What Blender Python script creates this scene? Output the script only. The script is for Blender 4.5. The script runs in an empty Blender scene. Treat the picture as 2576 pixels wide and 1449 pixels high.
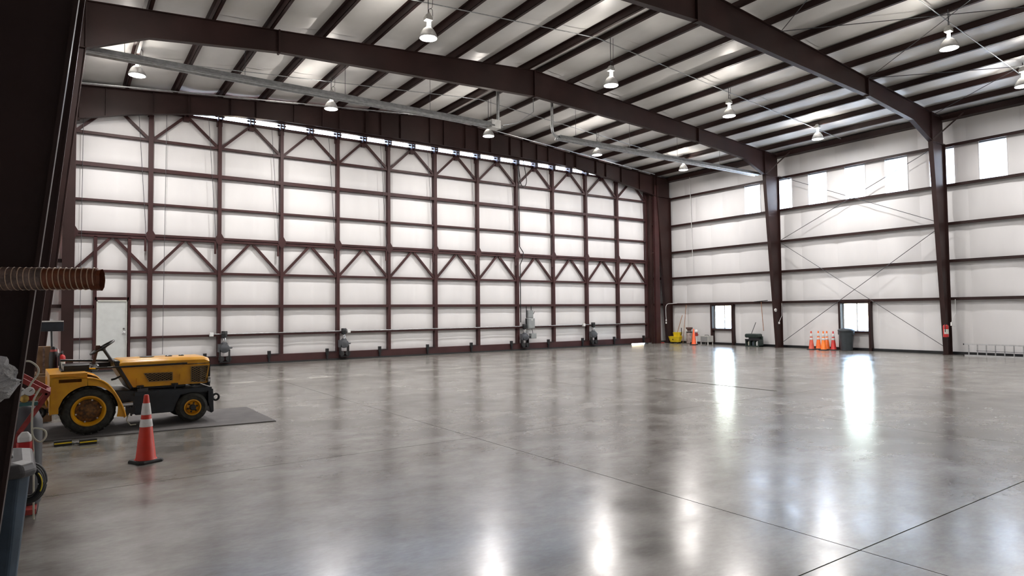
import bpy, bmesh, math, random
from mathutils import Matrix, Vector
random.seed(7)
S = bpy.context.scene
COL = S.collection
PI = math.pi

# ------------------------------------------------------------------ camera, sky, sun, exposure
YAW, PITCH, ROLL, FPX, EYE = .6065, .0372, -.0105, 1632.0, 1.65
fw = Vector((math.sin(YAW)*math.cos(PITCH), math.cos(YAW)*math.cos(PITCH), math.sin(PITCH)))
rt = Vector((math.cos(YAW), -math.sin(YAW), 0)); up = rt.cross(fw)
r2 = math.cos(ROLL)*rt + math.sin(ROLL)*up; u2 = -math.sin(ROLL)*rt + math.cos(ROLL)*up
cd = bpy.data.cameras.new('camera'); cam = bpy.data.objects.new('camera', cd); COL.objects.link(cam)
cd.sensor_width = 36; cd.lens = FPX/2576*36; cd.clip_start = .05; cd.clip_end = 500
M = Matrix((r2, u2, -fw)).transposed().to_4x4(); M.translation = (0, 0, EYE); cam.matrix_world = M
S.camera = cam

w = bpy.data.worlds.new('world'); S.world = w; w.use_nodes = True
wn = w.node_tree.nodes; wl = w.node_tree.links
sky = wn.new('ShaderNodeTexSky'); sky.sky_type = 'NISHITA'; sky.sun_disc = False
sky.sun_elevation = math.radians(48); sky.sun_rotation = math.radians(34)
bg = wn['Background']; wl.new(sky.outputs[0], bg.inputs[0]); bg.inputs[1].default_value = 1.1

sd = bpy.data.lights.new('sun_offscreen', 'SUN'); sun = bpy.data.objects.new('sun_offscreen', sd); COL.objects.link(sun)
sd.energy = 50; sd.angle = .009; sd.color = (1, .95, .87)
sun.rotation_euler = Vector((.5, .75, 1.0)).to_track_quat('Z', 'Y').to_euler()

LAMP = 51.0            # watts of light thrown down by each high-bay lamp
S.view_settings.view_transform = 'Standard'; S.view_settings.look = 'None'
S.view_settings.exposure = 2.0; S.view_settings.gamma = 1; S.view_settings.use_curve_mapping = False
S.cycles.use_denoising = True; S.cycles.max_bounces = 10; S.cycles.diffuse_bounces = 6; S.cycles.glossy_bounces = 4
S.cycles.transparent_max_bounces = 12; S.cycles.sample_clamp_indirect = 4; S.cycles.use_light_tree = False; S.cycles.sample_clamp_direct = 5; S.cycles.caustics_reflective = False; S.cycles.caustics_refractive = False

# ------------------------------------------------------------------ materials
def mat(name, col, rough=.6, metal=0, var=.12, scale=6, bump=0, bscale=40, stretch=(1, 1, 1), spec=.5, col2=None, coat=0):
    m = bpy.data.materials.new(name); m.use_nodes = True
    N, L = m.node_tree.nodes, m.node_tree.links; b = N['Principled BSDF']
    b.inputs['Roughness'].default_value = rough; b.inputs['Metallic'].default_value = metal
    b.inputs['Specular IOR Level'].default_value = spec
    if coat: b.inputs['Coat Weight'].default_value = coat; b.inputs['Coat Roughness'].default_value = .12
    g = N.new('ShaderNodeNewGeometry'); mp = N.new('ShaderNodeMapping'); mp.inputs['Scale'].default_value = stretch
    L.new(g.outputs['Position'], mp.inputs[0])
    n = N.new('ShaderNodeTexNoise'); n.inputs['Scale'].default_value = scale; n.inputs['Detail'].default_value = 5
    L.new(mp.outputs[0], n.inputs[0])
    r = N.new('ShaderNodeValToRGB'); L.new(n.outputs[0], r.inputs[0])
    c = col; c2 = col2 or tuple(x*(1-var) for x in c); c1 = tuple(min(1, x*(1+var*.6)) for x in c)
    r.color_ramp.elements[0].position = .36; r.color_ramp.elements[1].position = .66
    r.color_ramp.elements[0].color = (*c2, 1); r.color_ramp.elements[1].color = (*c1, 1)
    L.new(r.outputs[0], b.inputs['Base Color'])
    if bump:
        n2 = N.new('ShaderNodeTexNoise'); n2.inputs['Scale'].default_value = bscale; n2.inputs['Detail'].default_value = 4
        L.new(mp.outputs[0], n2.inputs[0])
        bp = N.new('ShaderNodeBump'); bp.inputs['Strength'].default_value = bump; bp.inputs['Distance'].default_value = .02
        L.new(n2.outputs[0], bp.inputs['Height']); L.new(bp.outputs[0], b.inputs['Normal'])
    return m
def emat(name, col, st):
    m = bpy.data.materials.new(name); m.use_nodes = True; b = m.node_tree.nodes['Principled BSDF']
    b.inputs['Base Color'].default_value = (.8, .8, .8, 1)
    b.inputs['Emission Color'].default_value = (*col, 1); b.inputs['Emission Strength'].default_value = st
    return m
BROWN = mat('brown_steel', (.030, .0130, .0115), .5, var=.25, scale=1.2, bump=.03, bscale=60, spec=.28)
DOORB = mat('maroon_door_steel', (.052, .0185, .0185), .48, var=.2, scale=2, spec=.35)
LINER = mat('white_vinyl_liner', (.81, .805, .805), .5, var=.05, scale=.9, bump=.10, bscale=1.6, stretch=(1, 1, .35))
ROOFL = mat('white_roof_insulation', (.81, .81, .79), .38, var=.06, scale=1.1, bump=.35, bscale=1.3, stretch=(1.4, .8, 1))
SKIN = mat('metal_cladding', (.55, .54, .50), .5)
GALV = mat('galvanised_steel', (.46, .48, .49), .35, .75, var=.2, scale=10)
ALU = mat('aluminium', (.66, .67, .68), .3, .8, var=.1, scale=14)
WHITE = mat('white_paint', (.80, .81, .80), .4, var=.05)
DOORW = mat('pale_grey_door_paint', (.66, .69, .68), .4, var=.05)
BLACK = mat('black_rubber', (.018, .018, .019), .65, var=.3, scale=20)
BLACKP = mat('black_painted_metal', (.014, .015, .017), .3, var=.3, scale=9)
NAVY = mat('dark_navy_paint', (.016, .021, .028), .32, var=.35, scale=5)
GREYD = mat('dark_grey_cast_iron', (.07, .075, .085), .45, var=.2, scale=9)
GREYE = mat('grey_enamel', (.28, .30, .30), .4, var=.08)
YEL = mat('worn_yellow_paint', (.76, .37, .004), .32, var=.08, scale=5, coat=.2, col2=(.66, .29, .004))
YELP = mat('bright_yellow_plastic', (.82, .60, .02), .4, var=.1)
ORANGE = mat('orange_cone_plastic', (.64, .034, .013), .42, var=.06, scale=14)
ORANGE2 = mat('bright_orange_cone_plastic', (.92, .17, .015), .42, var=.1, scale=14)
REDC = mat('deep_red_cone_plastic', (.62, .035, .03), .45, var=.12, scale=14)
REFL = mat('white_reflective_collar', (.82, .81, .80), .3, var=.06, scale=30)
RED = mat('red_enamel', (.55, .03, .03), .3, var=.15)
REDW = mat('worn_red_paint', (.36, .05, .045), .4, var=.3, scale=18)
RUST = mat('rusty_hub_paint', (.20, .085, .018), .6, var=.5, scale=26, col2=(.06, .03, .015))
TYRE = mat('dusty_tyre_rubber', (.040, .040, .034), .8, var=.4, scale=16, bump=.3, bscale=60)
LABELW = mat('paper_label', (.75, .76, .70), .6, var=.2, scale=50)
TAN = mat('tan_canister_paint', (.38, .31, .28), .5, var=.25, scale=9, col2=(.25, .19, .17))
WOOD = mat('wooden_handle', (.38, .17, .08), .55, var=.25, scale=12)
ORMOP = mat('orange_mop_yarn', (.55, .17, .06), .8, var=.3, scale=40)
BOXW = mat('off_white_metal_housing', (.55, .55, .53), .4, var=.12, scale=12)
BINB = mat('blue_grey_plastic', (.065, .10, .145), .45, var=.2, scale=6)
BINL = mat('grey_plastic_lid', (.115, .115, .12), .38, var=.2, scale=5)
BINK = mat('charcoal_plastic', (.045, .055, .062), .4, var=.15, scale=6)
GREENK = mat('dark_green_black_plastic', (.02, .035, .03), .4, var=.3, scale=8)
HOSE = mat('orange_brown_duct_fabric', (.19, .05, .016), .5, var=.3, scale=30)
WIRE = mat('pale_helix_wire', (.66, .48, .34), .4, var=.1)
TAPE = mat('silvery_brown_tape', (.20, .135, .115), .35, var=.5, scale=22, bump=.4, bscale=50)
CREAM = mat('cream_rubber_hose', (.55, .54, .44), .5, var=.1)
MATR = mat('grey_rubber_mat', (.105, .10, .098), .75, var=.2, scale=3, bump=.3, bscale=160)
CHROME = mat('chrome', (.75, .76, .78), .12, 1, var=.05)
BRASS = mat('brass', (.55, .36, .10), .35, .8)
CARD = mat('brown_cardboard', (.22, .13, .07), .8, var=.3, scale=5)
GROUT = mat('joint_filler', (.06, .058, .052), .9)
APRON = mat('outdoor_concrete', (.30, .29, .27), .9, var=.1, scale=.6)
TEAL = mat('teal_enamel', (.06, .17, .17), .4)
LENS = emat('lit_lamp_lens', (1, .955, .93), 14)
NECK = emat('lit_lamp_neck', (1, .92, .84), 9)
for m_ in (LENS, NECK): m_.cycles.emission_sampling = 'NONE'
BOWL = mat('prismatic_lamp_bowl', (.70, .70, .70), .25, .5)

def plastic_bag():
    m = bpy.data.materials.new('clear_plastic_film'); m.use_nodes = True
    N, L = m.node_tree.nodes, m.node_tree.links; b = N['Principled BSDF']
    b.inputs['Base Color'].default_value = (.86, .86, .88, 1); b.inputs['Roughness'].default_value = .12
    b.inputs['Alpha'].default_value = .88; b.inputs['Coat Weight'].default_value = .6
    n = N.new('ShaderNodeTexNoise'); n.inputs['Scale'].default_value = 26; n.inputs['Detail'].default_value = 3; n.inputs['Distortion'].default_value = 2
    bp = N.new('ShaderNodeBump'); bp.inputs['Strength'].default_value = .9; bp.inputs['Distance'].default_value = .02
    L.new(n.outputs[0], bp.inputs['Height']); L.new(bp.outputs[0], b.inputs['Normal'])
    return m
BAG = plastic_bag()
def glass():
    m = bpy.data.materials.new('window_glass'); m.use_nodes = True
    N, L = m.node_tree.nodes, m.node_tree.links; N.remove(N['Principled BSDF'])
    t = N.new('ShaderNodeBsdfTransparent'); t.inputs[0].default_value = (.93, .96, .97, 1)
    g = N.new('ShaderNodeBsdfGlossy'); g.inputs['Roughness'].default_value = .04
    f = N.new('ShaderNodeFresnel'); f.inputs[0].default_value = 1.45
    x = N.new('ShaderNodeMixShader'); L.new(f.outputs[0], x.inputs[0]); L.new(t.outputs[0], x.inputs[1]); L.new(g.outputs[0], x.inputs[2])
    L.new(x.outputs[0], N['Material Output'].inputs[0]); return m
GLASS = glass()
def translucent():
    m = bpy.data.materials.new('translucent_wall_light_panel'); m.use_nodes = True
    N, L = m.node_tree.nodes, m.node_tree.links; N.remove(N['Principled BSDF'])
    t = N.new('ShaderNodeBsdfTranslucent'); t.inputs[0].default_value = (.96, .97, .98, 1)
    d = N.new('ShaderNodeBsdfDiffuse'); d.inputs[0].default_value = (.85, .85, .85, 1)
    x = N.new('ShaderNodeMixShader'); x.inputs[0].default_value = .06
    L.new(t.outputs[0], x.inputs[1]); L.new(d.outputs[0], x.inputs[2]); L.new(x.outputs[0], N['Material Output'].inputs[0]); return m
TRANS = translucent()
def concrete():
    m = bpy.data.materials.new('polished_concrete'); m.use_nodes = True
    N, L = m.node_tree.nodes, m.node_tree.links; b = N['Principled BSDF']
    g = N.new('ShaderNodeNewGeometry')
    def noise(sc, det, st=(1, 1, 1), dist=0):
        mp = N.new('ShaderNodeMapping'); mp.inputs['Scale'].default_value = st; mp.inputs['Rotation'].default_value = (0, 0, .5)
        L.new(g.outputs['Position'], mp.inputs[0])
        n = N.new('ShaderNodeTexNoise'); n.inputs['Scale'].default_value = sc; n.inputs['Detail'].default_value = det; n.inputs['Distortion'].default_value = dist
        n.inputs['Roughness'].default_value = .62
        L.new(mp.outputs[0], n.inputs[0]); return n.outputs[0]
    def ramp(x, p0, c0, p1, c1):
        r = N.new('ShaderNodeValToRGB'); L.new(x, r.inputs[0]); e = r.color_ramp.elements
        e[0].position, e[1].position = p0, p1; e[0].color = (*c0, 1); e[1].color = (*c1, 1); return r.outputs[0]
    def mix(mode, f, a, c):
        x = N.new('ShaderNodeMix'); x.data_type = 'RGBA'; x.blend_type = mode
        if isinstance(f, float): x.inputs[0].default_value = f
        else: L.new(f, x.inputs[0])
        L.new(a, x.inputs[6]); L.new(c, x.inputs[7]); return x.outputs[2]
    base = ramp(noise(.45, 6, dist=.2), .34, (.180, .174, .160), .68, (.298, .292, .278))
    blot = ramp(noise(1.7, 8, (1, 1.5, 1), .25), .36, (.58, .56, .53), .62, (1.08, 1.08, 1.07))
    fine = ramp(noise(14, 6, (1, 2.2, 1)), .3, (.82, .81, .79), .7, (1.08, 1.08, 1.08))
    c = mix('MULTIPLY', .8, base, blot); c = mix('MULTIPLY', .8, c, fine)
    L.new(c, b.inputs['Base Color'])
    ro = N.new('ShaderNodeMapRange'); ro.inputs[1].default_value = .35; ro.inputs[2].default_value = .68; ro.inputs[3].default_value = .17; ro.inputs[4].default_value = .27
    L.new(noise(1.1, 4, dist=.1), ro.inputs[0]); L.new(ro.outputs[0], b.inputs['Roughness'])
    b.inputs['Specular IOR Level'].default_value = .75
    bp = N.new('ShaderNodeBump'); bp.inputs['Strength'].default_value = .06; bp.inputs['Distance'].default_value = .008
    L.new(noise(7, 5), bp.inputs['Height']); L.new(bp.outputs[0], b.inputs['Normal'])
    return m
CONC = concrete()

# ------------------------------------------------------------------ mesh helpers
class MB:
    def __init__(s): s.v = []; s.f = []
    def add(s, v, f):
        n = len(s.v); s.v += [tuple(p) for p in v]; s.f += [tuple(i+n for i in q) for q in f]; return s
    def box(s, x0, x1, y0, y1, z0, z1):
        v = [(x, y, z) for z in (z0, z1) for y in (y0, y1) for x in (x0, x1)]
        return s.add(v, [(0, 2, 3, 1), (4, 5, 7, 6), (0, 1, 5, 4), (2, 6, 7, 3), (0, 4, 6, 2), (1, 3, 7, 5)])
    def bar(s, p, q, a, b=None, up=(0, 0, 1)):
        b = b or a; p = Vector(p); q = Vector(q); d = (q-p).normalized(); u = Vector(up)
        if abs(d.dot(u)) > .95: u = Vector((0, 1, 0))
        x = d.cross(u).normalized()*a/2; y = x.cross(d).normalized()*b/2
        v = [c+i*x+j*y for c in (p, q) for i, j in ((-1, -1), (1, -1), (1, 1), (-1, 1))]
        return s.add(v, [(0, 1, 2, 3), (7, 6, 5, 4), (0, 4, 5, 1), (1, 5, 6, 2), (2, 6, 7, 3), (3, 7, 4, 0)])
    def tube(s, pts, r, n=8, closed=False, rf=None):
        pts = [Vector(p) for p in pts]; k = len(pts); ref = None; v = []
        for i, p in enumerate(pts):
            a = pts[(i-1) % k] if (closed or i) else p; b = pts[(i+1) % k] if (closed or i < k-1) else p
            d = (b-a).normalized()
            if ref is None: ref = d.orthogonal().normalized()
            ref = (ref-d*ref.dot(d)).normalized(); bn = d.cross(ref); rr = rf(i) if rf else r
            v += [p+ref*rr*math.cos(2*PI*j/n)+bn*rr*math.sin(2*PI*j/n) for j in range(n)]
        f = [(i*n+j, i*n+(j+1) % n, ((i+1) % k)*n+(j+1) % n, ((i+1) % k)*n+j) for i in range(k if closed else k-1) for j in range(n)]
        if not closed: f += [tuple(range(n))[::-1], tuple((k-1)*n+j for j in range(n))]
        return s.add(v, f)
    def lathe(s, prof, n=24, o=(0, 0, 0), axis='z', cap=True):
        v = []
        for r, h in prof:
            for j in range(n):
                a = 2*PI*j/n; c, t = r*math.cos(a), r*math.sin(a)
                p = {'z': (c, t, h), 'y': (c, h, t), 'x': (h, c, t)}[axis]; v.append((p[0]+o[0], p[1]+o[1], p[2]+o[2]))
        k = len(prof); f = [(i*n+j, i*n+(j+1) % n, (i+1)*n+(j+1) % n, (i+1)*n+j) for i in range(k-1) for j in range(n)]
        if cap: f += [tuple(range(n)), tuple((k-1)*n+j for j in range(n))]
        return s.add(v, f)
    def prism(s, poly, a0, a1, axis='y'):
        m = {'y': lambda p, a: (p[0], a, p[1]), 'x': lambda p, a: (a, p[0], p[1]), 'z': lambda p, a: (p[0], p[1], a)}[axis]
        n = len(poly); v = [m(p, a0) for p in poly]+[m(p, a1) for p in poly]
        return s.add(v, [tuple(range(n)), tuple(range(2*n-1, n-1, -1))]+[(i, (i+1) % n, n+(i+1) % n, n+i) for i in range(n)])
    def loft(s, rings):
        n = len(rings[0]); v = [p for r in rings for p in r]; k = len(rings)
        f = [(i*n+j, i*n+(j+1) % n, (i+1)*n+(j+1) % n, (i+1)*n+j) for i in range(k-1) for j in range(n)]
        return s.add(v, f+[tuple(range(n)), tuple((k-1)*n+j for j in range(n))])
    def grid(s, fn, nu, nv):
        v = [fn(i/nu, j/nv) for j in range(nv+1) for i in range(nu+1)]
        return s.add(v, [(j*(nu+1)+i, j*(nu+1)+i+1, (j+1)*(nu+1)+i+1, (j+1)*(nu+1)+i) for j in range(nv) for i in range(nu)])
    def mesh(s, name, mt, smooth=None, fix=True):
        me = bpy.data.meshes.new(name); me.from_pydata(s.v, [], s.f)
        if fix:
            b = bmesh.new(); b.from_mesh(me); bmesh.ops.recalc_face_normals(b, faces=b.faces); b.to_mesh(me); b.free()
        me.materials.append(mt)
        if smooth: me.shade_smooth(); me.set_sharp_from_angle(angle=math.radians(smooth))
        me.update(); return me
    def build(s, name, mt, parent=None, smooth=None, bev=0, loc=None, rot=None, fix=True):
        return put(s.mesh(name, mt, smooth, fix), name, parent, loc, rot, bev)
def put(me, name, parent=None, loc=None, rot=None, bev=0):
    o = bpy.data.objects.new(name, me); COL.objects.link(o); o.parent = parent
    if loc: o.location = loc
    if rot: o.rotation_euler = rot
    if bev:
        m = o.modifiers.new('bevel', 'BEVEL'); m.width = bev; m.segments = 2; m.limit_method = 'ANGLE'
    return o
def tag(o, label, cat, group=None, kind=None):
    o['label'] = label; o['category'] = cat
    if group: o['group'] = group
    if kind: o['kind'] = kind
    return o
def thing(name, label, cat, loc=(0, 0, 0), rz=0, group=None, kind=None):
    o = bpy.data.objects.new(name, None); COL.objects.link(o); o.empty_display_size = .1
    o.location = loc; o.rotation_euler = (0, 0, rz)
    return tag(o, label, cat, group, kind)
def struct(name, label, cat): return thing(name, label, cat, kind='structure')
def copy_tree(o, parent=None):
    c = o.copy(); COL.objects.link(c); c.parent = parent
    for ch in list(o.children): copy_tree(ch, c)
    return c
def lerp(a, b, t): return a+(b-a)*t
def spline(pts, n=6):
    P = [Vector(p) for p in pts]; P = [P[0]*2-P[1]]+P+[P[-1]*2-P[-2]]; out = []
    for i in range(1, len(P)-2):
        for k in range(n):
            t = k/n; a, b, c, d = P[i-1:i+3]
            out.append(.5*(2*b+(c-a)*t+(2*a-5*b+4*c-d)*t*t+(3*b-a-3*c+d)*t**3))
    return out+[P[-2]]
def arc(cx, cz, r, a0, a1, n): return [(cx+r*math.cos(math.radians(lerp(a0, a1, i/n))), cz+r*math.sin(math.radians(lerp(a0, a1, i/n)))) for i in range(n+1)]

# ------------------------------------------------------------------ building dimensions (metres)
XC, XR, XL = 12.4, 25.90, -1.10            # ridge, inner faces of the side linings
YD, YB = 23.0, -3.5                        # hangar door plane, rear wall
def zr(x): return 9.42-.079*abs(x-XC)      # underside of purlins / top of rafters

# floor: slabs with sawn joints between them
fl = struct('floor', 'polished grey concrete floor with sawn joints', 'floor')
MB().box(XL-.1, XR+.1, YB, 23.3, -.14, -.098).build('joint_bed', GROUT, fl)
xs = [XL-.1, -.5, 4.5, 9.5, 14.5, 19.5, 24.5, XR+.1]; ys = [YB, -2.7, 2.35, 7.4, 12.48, 17.55, 22.6, 23.3]
for i in range(len(xs)-1):
    for j in range(len(ys)-1):
        a, b, c, e = xs[i]+.005, xs[i+1]-.005, ys[j]+.005, ys[j+1]-.005; m = MB()
        if a < 11.9 < b and c < 9 < e:      # the slab with the drain slot cut through it
            m.box(a, 11.85, c, e, -.1, 0).box(11.93, b, c, e, -.1, 0).box(11.85, 11.93, c, 7.8, -.1, 0).box(11.85, 11.93, 11.1, e, -.1, 0)
        else: m.box(a, b, c, e, -.1, 0)
        m.build('slab', CONC, fl)
d = MB().box(11.85, 11.93, 7.8, 11.1, -.099, -.09).build('drain_slot', GREYD, fl)
MB().prism([(-40, 23.3), (90, 23.3), (90, 90), (-40, 90)], -.14, -.02, 'z').build('apron_outside_door', APRON, None)
MB().prism([(XR+.1, -60), (90, -60), (90, 23.3), (XR+.1, 23.3)], -.14, -.02, 'z').build('apron_outside_windows', APRON, None)
for o in ('apron_outside_door', 'apron_outside_windows'): tag(bpy.data.objects[o], 'sunlit concrete apron outside the hangar', 'apron', kind='structure')

# lining panels: slightly puffed sheets
_pm = {}; US = [0, .05, .18, .35, .5, .558, .58, .602, .75, .93, 1]
def panel(orient, ww, hh, dep, mt, n=5):
    k = (orient, round(ww, 3), round(hh, 3), dep, mt.name)
    if k not in _pm:
        def prof(u): return 1-abs(2*u-1)**5
        def fn(u, v):
            if orient == 'door' and ww > 1.5: u = US[int(round(u*n*2))]
            e = dep*prof(u)*prof(v)
            if orient == 'door' and ww > 1.5: e -= .007*max(0, 1-abs(u-.58)/.022)*prof(v)
            return (u*ww, -e, v*hh) if orient == 'door' else (-e, u*ww, v*hh)
        _pm[k] = MB().grid(fn, n*2, n).mesh('panel', mt, 60, fix=False)
    return _pm[k]

# right wall --------------------------------------------------------------
GZ = [1.96, 3.29, 4.61, 5.97, 7.38]
wr = struct('wall_right', 'white lined side wall with brown girts and a row of light panels', 'wall')
HW = [17.95-1.556*k for k in range(7)]      # the seven panels the photograph shows
LW = [(19.10, 20.21), (12.83, 13.93)]
rows = [0, .74, 1.9]
sk = MB()
def skin_row(z0, z1, holes):
    y = YB
    for a, b in sorted(holes)+[(23.4, 24)]:
        sk.box(XR+.03, XR+.08, y, a, z0, z1); y = b
skin_row(-.1, .76, []); skin_row(.76, 1.90, LW); skin_row(1.90, 6.03, []); skin_row(6.03, 7.30, [(y-.41, y+.41) for y in HW]); skin_row(7.30, 9.0, [])
sk.build('cladding', SKIN, wr)
zed = [.10]+GZ+[8.52]
seams = [23.2, 21.86, 20.3, 18.73, 17.17, 15.61, 14.06, 12.50, 10.95, 9.39, 7.84, 6.28, 4.72, 3.17, 1.6, 0, -1.6, YB]
for r in range(6):
    z0, z1 = zed[r], zed[r+1]
    if r == 4: br = sorted([23.2, 21.2, 19.6]+[y+.41 for y in HW]+[y-.41 for y in HW]+[YB])
    elif r == 0: br = sorted(seams+[b for a in LW for b in a])
    else: br = sorted(seams)
    for a, b in zip(br, br[1:]):
        if b-a < .02: continue
        mid = (a+b)/2
        if r == 4 and any(abs(mid-y) < .2 for y in HW): continue
        zz1 = z1
        if r == 0 and any(l[0] < mid < l[1] for l in LW): zz1 = .74
        put(panel('right', b-a, zz1-z0, .035, LINER), 'panel', wr, (XR, a, z0))
for z in GZ:
    m = MB().box(25.70, 25.712, YB, 23.1, z-.05, z+.05); m.box(25.70, XR+.02, YB, 23.1, z+.042, z+.05); m.box(25.712, 25.735, YB, 23.1, z-.05, z-.042)
    m.build('girt', BROWN, wr)
MB().box(25.55, XR+.02, YB, 23.1, 8.28, 8.48).build('eave_strut', BROWN, wr)
MB().box(25.80, XR+.03, YB, 23.1, 0, .10).build('base_angle', BLACKP, wr)
n = 0
for y in HW:
    n += 1
    wd = struct('window_%d' % n, 'tall translucent white light panel high in the side wall', 'window')
    wd['group'] = 'light panels high in the side wall'
    MB().box(XR+.02, XR+.03, y-.41, y+.41, 6.0, 7.36).build('pane', TRANS, wd)
    m = MB()
    for e in (-.41, .41): m.box(XR-.02, XR+.03, y+e-.012, y+e+.012, 6.0, 7.36)
    m.build('edge_trim', LINER, wd)
for (a, b), lb in zip(LW, ('small sliding window with brown frame beside the squeegee', 'small sliding window with brown frame behind the black trash can')):
    n += 1
    wd = struct('window_%d' % n, lb, 'window')
    for y in (a-.04, b+.04): MB().box(25.70, XR, y-.045, y+.045, 0, 1.93).build('jamb', BROWN, wd)
    MB().box(25.72, XR, a-.04, b+.04, .68, .76).build('sill', BROWN, wd)
    MB().box(25.72, XR, a-.04, b+.04, 1.87, 1.95).build('head', BROWN, wd)
    mid = (a+b)/2
    for y0, y1 in ((a, mid+.02), (mid-.02, b)):
        MB().box(XR+.05, XR+.055, y0, y1, .76, 1.88).build('pane', GLASS, wd)
    f = MB()
    for y in (a+.015, mid, b-.015): f.box(XR+.03, XR+.07, y-.018, y+.018, .76, 1.88)
    for z in (.78, 1.86): f.box(XR+.03, XR+.07, a, b, z-.015, z+.015)
    f.build('sash_frame', WHITE, wd)

# left and rear walls (mostly behind the camera or hidden by the columns)
wl_ = struct('wall_left', 'white lined side wall behind the near steel column', 'wall')
MB().box(XL-.05, XL, YB, 23.4, -.1, 9).build('lining', LINER, wl_)
for z in GZ: MB().box(XL, XL+.2, YB, 23.1, z-.05, z+.05).build('girt', BROWN, wl_)
wb = struct('wall_rear', 'white lined end wall behind the viewer', 'wall')
MB().box(XL-.1, XR+.1, YB-.05, YB, -.1, 9.9).build('lining', LINER, wb)
for z in GZ: MB().box(XL, XR, YB, YB+.2, z-.05, z+.05).build('girt', BROWN, wb)

# front (gable) wall around the hangar door
wf = struct('wall_front', 'white lined gable wall around the hangar door', 'wall')
MB().box(XL-.1, .2, 23.27, 23.33, -.1, 9).box(24.3, XR+.1, 23.27, 23.33, -.1, 9).box(.1, 3.0, 23.27, 23.33, 8.1, 9.3).box(21.8, 24.4, 23.27, 23.33, 8.1, 9.3).prism([(.1, 8.60), (24.4, 8.60), (24.4, 9.0), (XC, 9.95), (.1, 9.0)], 23.27, 23.33).build('cladding', SKIN, wf)
MB().prism([(-1.1, 8.6), (XR, 8.6), (XR, 8.8), (XC, 9.9), (-1.1, 8.8)], 23.05, 23.12).build('upper_lining', LINER, wf)
zz = [0.1]+GZ+[8.6]
for a, b in ((XL, .05), (24.75, XR)):
    for r in range(6):
        put(panel('door', b-a, zz[r+1]-zz[r], .03, LINER), 'panel', wf, (a, 23.15, zz[r]))
    for z in GZ: MB().box(a, b, 22.95, 23.15, z-.05, z+.05).build('girt', BROWN, wf)
MB().box(-.02, .27, 22.74, 22.98, 0, 8.3).build('jamb_post', BROWN, wf)
MB().box(24.30, 24.50, 22.80, 23.0, 0, 8.2).build('jamb_post', BROWN, wf)
MB().box(24.52, 24.83, 22.66, 22.80, 0, 8.0).build('jamb_post', DOORB, wf)
MB().box(.2, 24.3, 22.80, 22.93, 8.27, 8.52).build('header_tube', BROWN, wf)

# ceiling: roof sheets, sagging insulation bays, purlins
ce = struct('ceiling', 'white insulated metal roof lining between dark brown purlins', 'ceiling')
MB().prism([(XL-.15, zr(XL)+.28), (XC, zr(XC)+.28), (XR+.15, zr(XR)+.28), (XR+.15, zr(XR)+.36), (XC, zr(XC)+.38), (XL-.15, zr(XL)+.36)], YB-.05, 23.35).build('roof_sheet', SKIN, ce)
PX = [12.12-1.325*k for k in range(10)][::-1]+[12.68+1.335*k for k in range(10)]
FY = [22.7, 16.53, 10.03, 3.53]
edges = [XL-.05]+PX+[XR+.05]; bays = [23.3, 20.0, 16.53, 13.28, 10.03, 6.78, 3.53, 0, YB]
for i in range(len(edges)-1):
    a, b = edges[i], edges[i+1]
    for j in range(len(bays)-1):
        y1, y0 = bays[j], bays[j+1]; ph = random.random()*9; am = random.uniform(.010, .022)
        def fn(u, v, a=a, b=b, y0=y0, y1=y1, ph=ph, am=am):
            x = lerp(a, b, u); y = lerp(y0, y1, v)
            return (x, y, zr(x)+.215-.06*math.sin(PI*u)**.7+am*math.sin(PI*u)*math.sin(y*2.1+ph)*math.sin(PI*v)+am*.5*math.sin(PI*u)*math.sin(y*5.3+x*3+ph))
        MB().grid(fn, 6, 14).build('insulation_bay', ROOFL, ce, 60, fix=False)
for x in PX:
    z = zr(x); s = 1 if x < XC else -1
    m = MB().box(x-.006, x+.006, YB, 23.25, z, z+.2); m.box(x-.006 if s > 0 else x-.075, x+.075 if s > 0 else x+.006, YB, 23.25, z, z+.008); m.box(x-.075 if s > 0 else x-.006, x+.006 if s > 0 else x+.075, YB, 23.25, z+.192, z+.2)
    m.bar((x+.075*s, YB, z+.01), (x+.075*s, 23.25, z+.01), .006, .02)
    m.build('purlin', BROWN, ce)

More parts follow.
